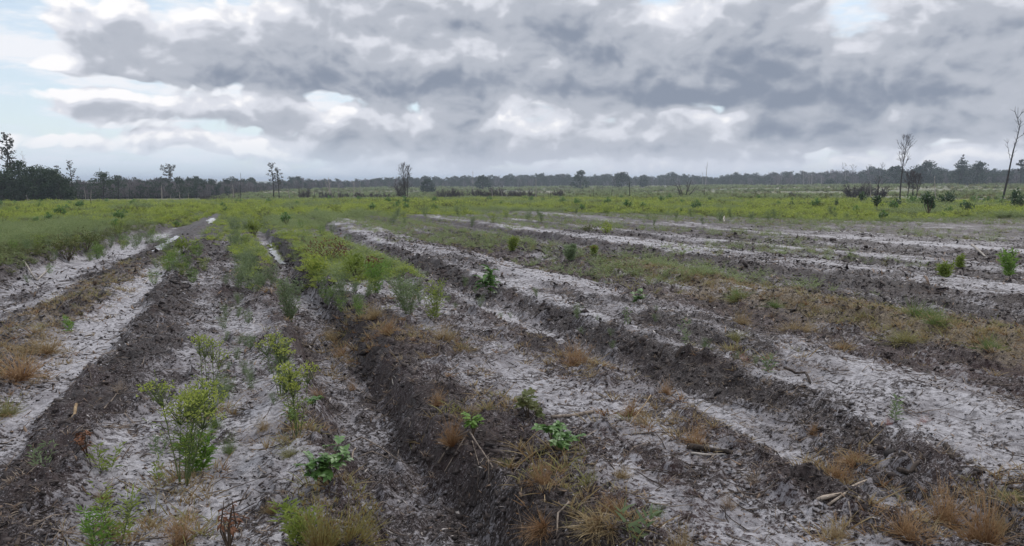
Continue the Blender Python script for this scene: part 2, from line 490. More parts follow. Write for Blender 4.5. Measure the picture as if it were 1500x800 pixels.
def raw_mesh(name, V_, F_, attrs, mat, smooth=False):
    """V (n,3), F (m,k) arrays"""
    me = bpy.data.meshes.new(name)
    me.vertices.add(len(V_)); me.vertices.foreach_set('co', np.ascontiguousarray(V_, np.float32).ravel())
    k = F_.shape[1]
    me.loops.add(F_.size); me.loops.foreach_set('vertex_index', np.ascontiguousarray(F_, np.int32).ravel())
    me.polygons.add(len(F_)); me.polygons.foreach_set('loop_start', np.arange(0, F_.size, k, dtype=np.int32))
    for nm, arr in attrs.items():
        a_ = me.attributes.new(nm, 'FLOAT', 'POINT'); a_.data.foreach_set('value', np.ascontiguousarray(arr, np.float32))
    if smooth: me.polygons.foreach_set('use_smooth', np.ones(len(F_), bool))
    me.update(calc_edges=True)
    if mat is not None: me.materials.append(mat)
    return me

# ------------------------------------------------------------------ materials
def new_mat(name):
    m_ = bpy.data.materials.new(name)
    m_.use_nodes = True
    m_.node_tree.nodes.clear()
    n = N(m_.node_tree)
    out = n.new('ShaderNodeOutputMaterial')
    return m_, n, out

def principled(n, out, col, rough=.8, spec=.3, bump=None):
    b = n.new('ShaderNodeBsdfPrincipled')
    n.put(b.inputs['Base Color'], col); n.put(b.inputs['Roughness'], rough); n.put(b.inputs['Specular IOR Level'], spec)
    if bump is not None: n.put(b.inputs['Normal'], bump)
    n.t.links.new(b.outputs[0], out.inputs[0])
    return b

def leaf_mat(name, a, b, root=None, trans=.35, spec=.25, rough=.6):
    """a..b: the range over leaves and plants; root: colour at the foot of a blade"""
    m_, n, out = new_mat(name)
    oi = n.new('ShaderNodeObjectInfo').outputs['Random']
    rnd = n.attr('rnd')
    f = n.m('FRACT', n.add(n.mul(rnd, .62), n.mul(oi, .55)))
    tex = n.noise(n.new('ShaderNodeTexCoord').outputs['Object'], 60, 2)
    f = n.m('ADD', f, n.mul(n.sub(tex, .5), .5), clamp=True)
    col = n.mix(f, a, b)
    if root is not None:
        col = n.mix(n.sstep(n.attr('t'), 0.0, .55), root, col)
    bs = n.new('ShaderNodeBsdfPrincipled')
    n.put(bs.inputs['Base Color'], col); n.put(bs.inputs['Roughness'], rough); n.put(bs.inputs['Specular IOR Level'], spec)
    tr = n.new('ShaderNodeBsdfTranslucent'); n.put(tr.inputs[0], col)
    mx = n.new('ShaderNodeMixShader'); n.put(mx.inputs[0], trans)
    n.t.links.new(bs.outputs[0], mx.inputs[1]); n.t.links.new(tr.outputs[0], mx.inputs[2])
    n.t.links.new(mx.outputs[0], out.inputs[0])
    return m_

def wood_mat(name, a, b, scale=14, rough=.85):
    m_, n, out = new_mat(name)
    co = n.new('ShaderNodeTexCoord').outputs['Object']
    s_ = n.sep(co)
    st = n.xyz(s_[0], s_[1], n.mul(s_[2], .35))
    t_ = n.noise(st, scale, 6, .62)
    oi = n.new('ShaderNodeObjectInfo').outputs['Random']
    f = n.m('ADD', n.sstep(t_, .35, .66), n.mul(n.sub(oi, .5), .35), clamp=True)
    col = n.mix(f, a, b)
    bp = n.new('ShaderNodeBump'); n.put(bp.inputs['Strength'], .5); n.put(bp.inputs['Distance'], .01); n.put(bp.inputs['Height'], t_)
    principled(n, out, col, rough, .2, bp.outputs[0])
    return m_

# ground
def ground_material():
    m_, n, out = new_mat('ground')
    co = n.new('ShaderNodeTexCoord').outputs['Object']
    P3 = n.sep(co)
    flat = n.xyz(P3[0], P3[1], 0.0)
    rowv = n.xyz(P3[0], n.mul(P3[1], .45), 0.0)
    s, t, gr, rd = n.attr('sand'), n.attr('tan'), n.attr('green'), n.attr('red')
    n1 = n.noise(rowv, 3.2, 4, .6)
    n2 = n.noise(flat, 16.0, 5, .62)
    n3 = n.noise(flat, 52.0, 4, .6)
    big = n.noise(flat, .55, 3, .55)
    # sand where the mask wins over the noise
    n4 = n.noise(n.xyz(P3[0], n.mul(P3[1], 1.25), 2.0), 30.0, 5, .68)
    sv = n.add(s, n.mul(n.sub(n1, .5), 1.1), n.mul(n.sub(n2, .5), 1.3), n.mul(n.sub(n4, .5), 1.7))
    sm = n.sstep(sv, .36, .66)
    sand_c = n.mix(n.sstep(n2, .34, .62), (0.160, 0.150, 0.157), (0.405, 0.390, 0.412))
    damp = n.sstep(n.add(n1, n.mul(n.sub(s, .6), -.7)), .34, .70)
    sand_c = n.mix(n.mul(damp, .8), sand_c, (0.160, 0.146, 0.155))
    sand_c = n.mix(n.sstep(n3, .57, .68, 0, .45), sand_c, (0.085, .074, .073))
    sand_c = n.mix(n.sstep(n.noise(flat, 120.0, 3, .65), .58, .68, 0, .45), sand_c, (0.07, .062, .06))
    # dark peaty muck
    muck = n.mix(n.sstep(n4, .34, .66), (0.0115, .0085, .0083), (0.058, .046, .044))
    muck = n.mix(n.sstep(n.noise(rowv, 1.1, 4, .6), .45, .68, 0, .6), muck, (.046, .029, .028))
    grit = n.noise(flat, 95.0, 3, .65)
    muck = n.mix(n.mul(n.sstep(grit, .54, .63, 0, .8), n.sstep(n.add(n1, n.mul(s, .5)), .38, .72)), muck, (0.30, .275, .285))
    muck = n.mix(n.sstep(n3, .60, .70, 0, .7), muck, (0.22, .20, .205))
    muck = n.mix(n.m('MULTIPLY', rd, n.sstep(n1, .3, .6)), muck, (0.058, .028, .025))
    # straw and leaf litter
    lit = n.mix(n.sstep(n3, .36, .64), (0.075, .056, .040), (0.235, .185, .120))
    tv = n.add(t, n.mul(n.sub(n1, .5), .6), n.mul(n.sub(n2, .5), .9))
    col = n.mix(n.sstep(tv, .50, .82, 0, .8), muck, lit)
    col = n.mix(sm, col, sand_c)
    # grass roots and low growth under the green field, mottled meadow beyond it
    g_near = n.mix(n.sstep(n1, .35, .65), (0.045, .052, .020), (0.085, .088, .035))
    far_n = n.noise(n.xyz(P3[0], P3[1], 0.0), .022, 6, .62)
    far_c = n.mix(n.sstep(far_n, .40, .62), (0.065, .078, .030), (0.165, .150, .085))
    dist = n.m('SQRT', n.add(n.mul(P3[0], P3[0]), n.mul(P3[1], P3[1])))
    gcol = n.mix(n.sstep(dist, 140, 190), g_near, far_c)
    col = n.mix(gr, col, gcol)
    # damp dark ground is a little glossy
    rough = n.mix(sm, (.50,) * 3, (.66,) * 3)
    hgt = n.add(n.mul(n2, .45), n.mul(n4, .65), n.mul(n3, .35), n.mul(n.noise(flat, 150.0, 3, .6), .18))
    bp = n.new('ShaderNodeBump'); n.put(bp.inputs['Distance'], .035); n.put(bp.inputs['Height'], hgt)
    n.put(bp.inputs['Strength'], n.sstep(dist, 60, 10, .15, .9))
    principled(n, out, col, n.sep(rough)[0], n.m('MULTIPLY_ADD', sm, .16, .10), bp.outputs[0])
    return m_
M_GROUND = ground_material()

# ------------------------------------------------------------------ the ground sheet: rings that widen with distance
def build_ground():
    r = [0.02, .6, 1.2, 1.6]
    while r[-1] < 2.0: r.append(r[-1] * 1.03)
    while r[-1] < 45: r.append(r[-1] * 1.0049)
    while r[-1] < 700: r.append(r[-1] * 1.022)
    while r[-1] < 9000: r.append(r[-1] * 1.12)
    r = np.array(r)
    a_in = np.arange(-20.0, 59.0, .105)
    a_out = np.arange(59.0, 340.0, 3.2)
    a = np.radians(np.concatenate([a_in, a_out]))
    nr, na = len(r), len(a)
    X = r[:, None] * np.sin(a)[None, :]; Y = r[:, None] * np.cos(a)[None, :]
    x, y = X.ravel(), Y.ravel()
    z = ground_z(x, y)
    s, t, gr, rd = masks(x, y)
    idx = np.arange(nr * na).reshape(nr, na)
    nx = np.roll(idx, -1, axis=1)
    F_ = np.stack([idx[:-1], idx[1:], nx[1:], nx[:-1]], -1).reshape(-1, 4)[:, ::-1]
    me = raw_mesh('ground', np.stack([x, y, z], 1), F_, {'sand': s, 'tan': t, 'green': gr, 'red': rd}, M_GROUND, smooth=True)
    o = link('ground', me)
    o['kind'] = 'structure'
    return o
build_ground()

def puddle_material():
    m_, n, out = new_mat('water')
    co = n.new('ShaderNodeTexCoord').outputs['Object']
    bp = n.new('ShaderNodeBump'); n.put(bp.inputs['Distance'], .002); n.put(bp.inputs['Strength'], .15); n.put(bp.inputs['Height'], n.noise(co, 18, 3))
    principled(n, out, (.055, .045, .035), .03, .5, bp.outputs[0])
    return m_
M_WATER = puddle_material()
for i, (cx, cy, hw, hl, lev) in enumerate(PUDDLES):
    n_ = 90
    vs = []
    for k in range(n_):
        th = 2 * math.pi * k / n_
        yy = math.sin(th) * hl * 1.1
        wv = .55 * float(perlin(yy * .9 + i * 7, i * 3.1, 61))                     # the pool winds along the rut
        q = .95 + .75 * float(perlin(math.cos(th) * 2.6 + i * 5, math.sin(th) * 5.0, 62)) + .35 * float(perlin(math.cos(th) * 7 + i, math.sin(th) * 12, 63))
        vs.append((cx + (wv + math.cos(th) * max(.12, q)) * hw * 1.15, cy + yy * (1 + .06 * math.sin(9 * th)), lev))
    me = bpy.data.meshes.new('puddle'); me.from_pydata(vs, [], [tuple(range(n_))]); me.materials.append(M_WATER)
    o = link('puddle', me); o['kind'] = 'structure'

# ------------------------------------------------------------------ plant materials
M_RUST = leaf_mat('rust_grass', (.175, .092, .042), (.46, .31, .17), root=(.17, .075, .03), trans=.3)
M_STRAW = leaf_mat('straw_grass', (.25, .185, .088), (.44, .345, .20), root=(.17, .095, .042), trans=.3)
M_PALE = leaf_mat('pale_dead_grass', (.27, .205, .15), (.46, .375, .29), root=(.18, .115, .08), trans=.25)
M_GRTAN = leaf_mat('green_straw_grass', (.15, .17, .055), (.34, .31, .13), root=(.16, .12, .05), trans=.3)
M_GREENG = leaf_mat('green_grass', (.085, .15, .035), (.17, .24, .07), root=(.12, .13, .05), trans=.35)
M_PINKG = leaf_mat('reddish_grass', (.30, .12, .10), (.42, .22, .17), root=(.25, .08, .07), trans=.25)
M_STEM = wood_mat('green_stem', (.07, .10, .035), (.13, .15, .06), 40)
M_BSTEM = wood_mat('brown_stem', (.055, .040, .030), (.12, .085, .06), 40)
M_FENNEL = leaf_mat('blue_green_leaf', (.115, .165, .078), (.215, .270, .145), trans=.4)
M_YGREEN = leaf_mat('yellow_green_leaf', (.14, .20, .035), (.27, .32, .07), trans=.4)
M_BGREEN = leaf_mat('bright_leaf', (.10, .20, .035), (.20, .32, .06), trans=.4)
M_FLOWER = leaf_mat('yellow_green_floret', (.26, .33, .06), (.46, .49, .12), trans=.35)
M_OAK = leaf_mat('oak_leaf', (.060, .135, .035), (.135, .24, .06), trans=.3, spec=.4, rough=.42)
M_GLOSS = leaf_mat('glossy_dark_leaf', (.022, .055, .018), (.055, .105, .030), trans=.22, spec=.5, rough=.35)
M_FERN = leaf_mat('field_leaf', (.150, .225, .034), (.385, .420, .085), trans=.45)
M_FERN2 = leaf_mat('field_leaf_grey', (.125, .180, .066), (.265, .310, .135), trans=.42)
M_RUSTLEAF = leaf_mat('rusty_leaf', (.085, .036, .020), (.20, .085, .038), trans=.2)
M_OLIVE = leaf_mat('olive_shrub_leaf', (.060, .085, .022), (.150, .150, .050), trans=.3)
M_TREEGREEN = leaf_mat('dark_tree_leaf', (.016, .034, .014), (.042, .068, .026), trans=.2)
M_TREEBLUE = leaf_mat('far_tree_leaf', (.022, .040, .024), (.045, .066, .038), trans=.2)
M_PINE = leaf_mat('scorched_needles', (.035, .038, .026), (.075, .068, .045), trans=.15)
M_TWIG = leaf_mat('bare_twigs', (.052, .042, .043), (.105, .088, .086), trans=0)
M_SCRUB = leaf_mat('grey_scrub_twigs', (.085, .072, .076), (.175, .152, .152), trans=0)
M_CHAR = wood_mat('charred_bark', (.016, .014, .013), (.060, .050, .044), 6)
M_GREYW = wood_mat('weathered_wood', (.20, .175, .155), (.42, .38, .34), 9)
M_DARKW = wood_mat('dark_wet_wood', (.025, .019, .016), (.090, .070, .058), 26)
M_PALEW = wood_mat('pale_split_wood', (.12, .090, .070), (.40, .33, .265), 30)
M_ROOT = wood_mat('root', (.10, .078, .064), (.27, .22, .18), 30)
M_CHIP = wood_mat('tan_wood', (.17, .115, .065), (.36, .26, .155), 30)

def rv(s=1.0):
    return Vector((random.uniform(-s, s), random.uniform(-s, s), random.uniform(-s, s)))

# ------------------------------------------------------------------ prototypes (meshes)
def tuft_mesh(name, mat, n, h, spread, lean=.55, droop=.7, wid=.006, seed=0, heads=0.0):
    """a ragged tuft: a few crowns of blades leaning their own way, bent and flattened blades at the skirt"""
    random.seed(seed)
    m_ = MB()
    crowns = []
    for k in range(random.randint(3, 5)):
        a = random.uniform(0, 6.283); q = random.random() ** .5 * spread * .5
        crowns.append((math.cos(a) * q, math.sin(a) * q, random.uniform(-.45, .45), random.uniform(-.45, .45), random.uniform(.45, 1.1)))
    for i in range(n):
        cx, cy, lx, ly, ch = random.choice(crowns)
        a = random.uniform(0, 2 * math.pi); q = random.random() ** .6
        p = (cx + math.cos(a) * spread * q * .22, cy + math.sin(a) * spread * q * .22, -.01)
        if random.random() < .22:                      # lying blades
            tl, L, dp = random.uniform(1.5, 5), h * random.uniform(.4, .9), .4
        else:
            tl, L, dp = random.uniform(.05, lean) * (.5 + q), h * ch * (.25 + .9 * random.random() ** 1.4), droop * random.uniform(.1, 1.4)
        d = (lx + math.cos(a + random.uniform(-.9, .9)) * tl, ly + math.sin(a + random.uniform(-.9, .9)) * tl, 1)
        m_.blade(p, d, L, wid * random.uniform(.6, 1.3), dp, random.random(), 4)
        if random.random() < heads:
            dd = Vector(d).normalized()
            tip = Vector(p) + dd * L * .85
            for k in range(3):
                m_.blade(tip, dd + rv(.6), h * .10, wid * 1.5, .3, random.random(), 2)
    return m_.mesh(name, mat)

def weed_parts(seed, h, stems, lean, leafy, florets, leaf_l=.045, base_clear=.25, wide=1.0):
    """stems, narrow leaves, flat flower heads of a tall weed: three builders"""
    random.seed(seed)
    S_, L_, F_ = MB(), MB(), MB()
    for i in range(stems):
        a = random.uniform(0, 2 * math.pi)
        ln = random.uniform(.2, 1) * lean
        H_ = h * random.uniform(.72, 1.0)
        pts, p = [], Vector((math.cos(a) * .02 * wide, math.sin(a) * .02 * wide, -.02))
        d = Vector((math.cos(a) * ln, math.sin(a) * ln, 1)).normalized()
        ns = 8
        for k in range(ns + 1):
            pts.append(p.copy()); d = (d + rv(.07) + Vector((0, 0, .04))).normalized(); p = p + d * H_ / ns
        S_.tube(pts, [.0038 * h / .6 * (1 - k / (ns + 1) * .75) for k in range(ns + 1)], 4, random.random(), False)
        nl = int(leafy * H_ / .6)
        for k in range(nl):
            t = base_clear + (1 - base_clear) * random.random() ** .8
            q = pts[min(ns, int(t * ns))].lerp(pts[min(ns, int(t * ns) + 1)], t * ns % 1)
            an = random.uniform(0, 2 * math.pi)
            br = random.uniform(.0, .16) * h * (1.15 - abs(t - .6)) * wide
            dirv = Vector((math.cos(an), math.sin(an), random.uniform(.3, 1.1))).normalized()
            q2 = q + dirv * br
            if br > .03 and random.random() < .35:
                S_.tube([q, q.lerp(q2, .5) + rv(.004), q2], [.0022, .0018, .001], 3, random.random(), False)
            L_.blade(q2, dirv + rv(.5), leaf_l * random.uniform(.6, 1.3) * (1.25 - .5 * t), leaf_l * .20, .5, random.random(), 2)
        if florets:
            top = pts[-1]
            for k in range(florets):
                an = random.uniform(0, 2 * math.pi); rr = random.random() ** .5 * .13 * h * wide
                q = top + Vector((math.cos(an) * rr, math.sin(an) * rr, random.uniform(-.05, .03) * h - rr * .25))
                if k % 3 == 0: S_.tube([pts[-3], q], [.0018, .001], 3, random.random(), False)
                for j in range(3):
                    F_.blade(q, Vector((0, 0, .6)) + rv(.8), .015, .007, .1, random.random(), 2)
    return S_, L_, F_

def single(parts, mats, name):
    """several builders joined into one mesh with several materials"""
    m_ = MB()
    for k, b in enumerate(parts):
        o = len(m_.v)
        m_.v += b.v; m_.t += b.t; m_.r += b.r
        m_.f += [tuple(i + o for i in q) for q in b.f]; m_.k += [k] * len(b.f)
    return m_.mesh(name, mats)

def fern_mesh(name, mat, seed, h=.55, fronds=9, leaf=.13):
    """low bushy field plant: arching fronds of many small leaves"""
    random.seed(seed)
    m_ = MB()
    for i in range(fronds):
        a = random.uniform(0, 2 * math.pi); el_ = random.uniform(.5, 1.35)
        d = Vector((math.cos(a) * math.cos(el_), math.sin(a) * math.cos(el_), math.sin(el_)))
        p = Vector((math.cos(a) * .04, math.sin(a) * .04, 0)); L = h * random.uniform(.6, 1.1)
        k_ = 6
        for k in range(k_):
            d = (d + Vector((0, 0, -.10)) + rv(.06)).normalized(); p = p + d * L / k_
            if k < 1: continue
            s = d.cross(Vector((0, 0, 1))).normalized()
            for sg in (-1, 1):
                dv = d * .5 + s * sg + rv(.35)
                m_.leaf(p, dv, (0, 0, 1), leaf * random.uniform(.6, 1.2) * (1.2 - k / k_ * .6), leaf * .5, random.random())
    return m_.mesh(name, mat)

def shrub_builders(seed, h, rad, n_leaf, leaf, gaps=.5):
    """leafy shrub: twigs from one foot, leaves in clumps round the twig ends"""
    random.seed(seed)
    S_, L_ = MB(), MB()
    ends = []
    for i in range(9):
        a = random.uniform(0, 2 * math.pi); ln = random.uniform(.1, 1.0)
        tip = Vector((math.cos(a) * rad * ln, math.sin(a) * rad * ln, h * random.uniform(.55, .98) * (1.1 - .35 * ln)))
        mid = tip * .5 + rv(.06 * h)
        S_.tube([(0, 0, -.05), mid, tip], [.022 * h, .014 * h, .005 * h], 4, random.random(), False)
        ends += [tip, mid.lerp(tip, .5)]
    for i in range(n_leaf):
        c = random.choice(ends)
        p = c + rv(1).normalized() * (random.random() ** .5) * rad * .42
        p.z = max(.04, p.z)
        L_.leaf(p, rv(1) + Vector((0, 0, .5)), rv(.6) + Vector((0, 0, 1)), leaf * random.uniform(.7, 1.3), leaf * .5, random.random())
    return S_, L_

# ------------------------------------------------------------------ scattering ground cover (kind stuff)
def scatter(name, mesh, pts, scl, seed, squash=None, tilt=.15):
    """one object; its geometry nodes put the plant mesh on every point"""
    rs = np.random.RandomState(seed)
    n = len(pts)
    me = bpy.data.meshes.new(name)
    me.vertices.add(n); me.vertices.foreach_set('co', np.ascontiguousarray(pts, np.float32).ravel())
    rot = np.stack([rs.uniform(-tilt, tilt, n), rs.uniform(-tilt, tilt, n), rs.uniform(0, 6.283, n)], 1).astype(np.float32)
    a_ = me.attributes.new('rot', 'FLOAT_VECTOR', 'POINT'); a_.data.foreach_set('vector', rot.ravel())
    sc3 = np.repeat(np.asarray(scl, np.float32)[:, None], 3, 1)
    if squash is not None: sc3[:, 2] *= squash
    a_ = me.attributes.new('scl', 'FLOAT_VECTOR', 'POINT'); a_.data.foreach_set('vector', np.ascontiguousarray(sc3).ravel())
    o = link(name, me)
    src = bpy.data.objects.new(name + '_plant', mesh)
    ng = bpy.data.node_groups.new('scatter_' + name, 'GeometryNodeTree')
    ng.interface.new_socket('Geometry', in_out='INPUT', socket_type='NodeSocketGeometry')
    ng.interface.new_socket('Geometry', in_out='OUTPUT', socket_type='NodeSocketGeometry')
    i_, o_ = ng.nodes.new('NodeGroupInput'), ng.nodes.new('NodeGroupOutput')
    ip = ng.nodes.new('GeometryNodeInstanceOnPoints')
    oi = ng.nodes.new('GeometryNodeObjectInfo'); oi.inputs[0].default_value = src
    def na(nm):
        k = ng.nodes.new('GeometryNodeInputNamedAttribute'); k.data_type = 'FLOAT_VECTOR'; k.inputs[0].default_value = nm
        return k.outputs[0]
    ng.links.new(i_.outputs[0], ip.inputs['Points']); ng.links.new(oi.outputs['Geometry'], ip.inputs['Instance'])
    ng.links.new(na('rot'), ip.inputs['Rotation']); ng.links.new(na('scl'), ip.inputs['Scale'])
    ng.links.new(ip.outputs[0], o_.inputs[0])
    md = o.modifiers.new('scatter', 'NODES'); md.node_group = ng
    o['kind'] = 'stuff'
    return o

def wedge(n, r0, r1, rs, a0=-18, a1=57, power=1.0):
    """random ground points between two distances, dense near the viewer when power < 1"""
    a = np.radians(rs.uniform(a0, a1, n))
    if power == 1.0: r = np.sqrt(rs.uniform(r0 ** 2, r1 ** 2, n))
    else: r = (rs.uniform(r0 ** power, r1 ** power, n)) ** (1 / power)
    return np.sin(a) * r, np.cos(a) * r

rs = np.random.RandomState(5)
# green growth of the far field
fx, fy = wedge(120000, 22, 175, rs, power=.9)
s_, t_, gr_, rd_ = masks(fx, fy)
patch = perlin(fx * .16, fy * .10, 71); patch2 = perlin(fx * .5, fy * .3, 72)
keep = rs.rand(len(fx)) < np.clip(gr_ * (.80 + .35 * patch), 0, 1)
r_ = np.hypot(fx, fy)
fa = np.degrees(np.arctan2(fx, fy))
edge = np.interp(fa, [-20, -8, 5, 20, 30, 40, 57], [150, 160, 168, 150, 140, 120, 95])
keep &= r_ < edge * (1 + .05 * perlin(fx * .05, fy * .05, 73))
fx, fy, patch, patch2, r_ = fx[keep], fy[keep], patch[keep], patch2[keep], r_[keep]
fz = ground_z(fx, fy, False)
P_ = np.stack([fx, fy, fz], 1)
rowk = perlin(row_x(fx, fy) * .8, fy * .03, 77)
hgt_ = (1 + .45 * rowk) * np.interp(r_, [20, 45, 75, 170], [.36, .5, .8, 1.0]) * (1 + .4 * patch2) * rs.uniform(.6, 1.3, len(fx))
ferns = [fern_mesh('field_plant', M_FERN, 1, .5, 10), fern_mesh('field_plant', M_FERN, 2, .45, 12, .11), fern_mesh('field_plant', M_FERN2, 3, .6, 9, .10), fern_mesh('field_plant', M_OLIVE, 4, .5, 10, .12)]
pick = rs.rand(len(fx)) + .35 * patch
grey = rs.rand(len(fx)) < sst(perlin(fx * .08, fy * .12, 74) + sst(55 - r_, 0, 12) * .6, .15, .5)
sel = np.where(grey, 2, np.where(pick < .42, 0, np.where(pick < .86, 1, 3)))
for k, nm in enumerate(['bracken', 'bracken', 'undergrowth', 'undergrowth']):
    q = sel == k
    scatter(nm, ferns[k], P_[q], hgt_[q], 10 + k)

# darker, taller clumps that break up the field
q = np.random.RandomState(8).rand(len(fx)) < .0035 * np.clip(.6 + 1.5 * patch2, 0, 2)
S_, L_ = shrub_builders(50, 1.0, .42, 150, .17)
scatter('undergrowth', single([S_, L_], [M_BSTEM, M_OAK], 'field_plant'), P_[q], np.random.RandomState(9).uniform(.35, 1.0, q.sum()) * np.interp(r_[q], [20, 60, 170], [.5, .9, 1.2]), 19)
# growth on the left bank and between the furrows, thinner
def cover(name, mesh, n, r0, r1, dens, scl, seed, a0=-18, a1=57, power=.6, squash=None, tilt=.15):
    rr = np.random.RandomState(seed)
    x, y = wedge(n, r0, r1, rr, a0, a1, power)
    k = rr.rand(n) < np.clip(dens(x, y), 0, 1)
    x, y = x[k], y[k]
    z = ground_z(x, y)
    sc = scl(x, y) * rr.uniform(.55, 1.35, len(x)) if callable(scl) else scl * rr.uniform(.55, 1.35, len(x))
    return scatter(name, mesh, np.stack([x, y, z - .005], 1), sc, seed, squash, tilt)

def bump_(x, a, b, e):
    return sst(x, a - e, a + e) * (1 - sst(x, b - e, b + e))
def d_bank(x, y):
    xr = row_x(x, y)
    return bump_(xr, -9, -4.7, .25) * bump_(y, 11, 75, 4) * np.clip(.55 + .6 * perlin(x * .5, y * .25, 81), 0, 1)
def d_mid(x, y):
    xr = row_x(x, y)
    a = bump_(xr, -.2, .62, .12) * sst(y, 13, 24)
    b = bump_(xr, 1.25, 3.2, .25) * sst(y, 12.5, 17) * (1 - .5 * sst(y, 24, 34))
    c = bump_(xr, -1.6, -.3, .3) * sst(y, 24, 36) * .6
    return np.clip(a * .7 + b + c, 0, 1) * (1 - bump_(xr, .6, 1.12, .08)) * np.clip(.5 + .7 * perlin(x * .7, y * .3, 82), 0, 1)
def d_rows(x, y):
    xr = row_x(x, y)
    return bump_(x, 2, 40, 1) * bump_(y, 11, 50, 3) * np.clip(.9 * np.interp(xr, *T_TAN) + .7 * perlin(x * .3, y * .15, 83) - .30 + .55 * sst(y, 22, 38), 0, 1) * .55
cover('undergrowth', ferns[3], 30000, 11, 80, d_bank, .25, 21, a0=-18, a1=6)
cover('undergrowth', ferns[2], 20000, 11, 80, d_bank, .25, 22, a0=-18, a1=6)
cover('bracken', ferns[1], 24000, 11, 60, d_mid, .34, 23, a0=-8, a1=22)
cover('undergrowth', ferns[2], 16000, 11, 60, d_mid, .34, 24, a0=-8, a1=22)

# dry grass where the mask says straw, and in a few thick patches
PATCH = [(*at(px_, py_)[:2], a_ * at(px_, py_)[1] / F_PX, b_ / F_PX * at(px_, py_)[1] ** 2 / 1.6) for px_, py_, a_, b_ in
         [(1235, 690, 60, 30), (1430, 755, 110, 60), (1330, 780, 90, 40), (1000, 625, 60, 26), (925, 610, 40, 20), (845, 528, 55, 26), (790, 700, 40, 30), (500, 510, 40, 26), (560, 488, 60, 16), (700, 600, 60, 16), (1240, 785, 60, 24), (260, 770, 50, 24), (900, 770, 60, 40), (640, 500, 50, 20), (1090, 520, 60, 14), (272, 706, 40, 16), (308, 606, 26, 10), (430, 636, 34, 12), (482, 716, 44, 14), (812, 672, 44, 14), (165, 798, 50, 16)]]  # last six, at plant feet, are grass added to strengthen the contact shade
tm = [tuft_mesh('dry_grass', M_RUST, 22, .14, .10, .9, 1.0, .006, 31), tuft_mesh('dry_grass', M_STRAW, 22, .16, .10, .8, 1.0, .006, 32),
      tuft_mesh('dry_grass', M_GRTAN, 20, .13, .09, .7, .8, .006, 33), tuft_mesh('dry_grass', M_PALE, 18, .09, .12, 1.3, 1.2, .005, 34)]
def d_tan(x, y):
    xr = row_x(x, y)
    v = np.interp(xr, *T_TAN)
    strip = bump_(xr, -2.95, -1.95, .35) * (1 - sst(y, 13, 21)) + bump_(xr, 6.8, 7.9, .2) * (1 - sst(y, 12.5, 16))
    rest = (1 - .9 * sst(y, 13, 18) * sst(x, 3, 6)) * sst(v + .55 * perlin(x * 1.3, y * .8, 84) + .2 * perlin(x * 4, y * 3, 85), .55, .95) * .30
    pat = sum(np.exp(-((x - q[0]) / q[2]) ** 2 - ((y - q[1]) / q[3]) ** 2) for q in PATCH)
    pat = np.clip(pat * (.7 + .8 * perlin(x * 2.2, y * 1.8, 89)), 0, 1) * .9
    return np.clip(strip * (.65 + .9 * perlin(x * .9, y * .5, 86)), 0, 1) + rest + pat
cover('dry_grass', tm[0], 40000, 3.0, 38, lambda x, y: d_tan(x, y) * (.3 + .1 * sst(-x, -1, 3)), .8, 41)
cover('dry_grass', tm[1], 36000, 3.0, 42, lambda x, y: d_tan(x, y) * (.6 + .3 * sst(-x, -1, 3)), .9, 42)
cover('grass', tm[2], 24000, 3.0, 42, lambda x, y: d_tan(x, y) * np.clip(.35 + 1.2 * perlin(x * .5, y * .4, 87), 0, 1), 1.0, 43)
cover('dry_grass', tm[3], 30000, 2.8, 24, lambda x, y: np.clip(.10 + .5 * perlin(x * 1.1, y * .9, 88), 0, 1) * (1 - sst(masks(x, y)[0], .5, .8)), .8, 44)
# thin rows of low growth on the ploughed rows further out
cover('undergrowth', ferns[2], 26000, 13, 60, d_rows, .32, 45, a0=4, a1=57)
cover('grass', tm[2], 30000, 12, 60, d_rows, 1.2, 46, a0=4, a1=57)

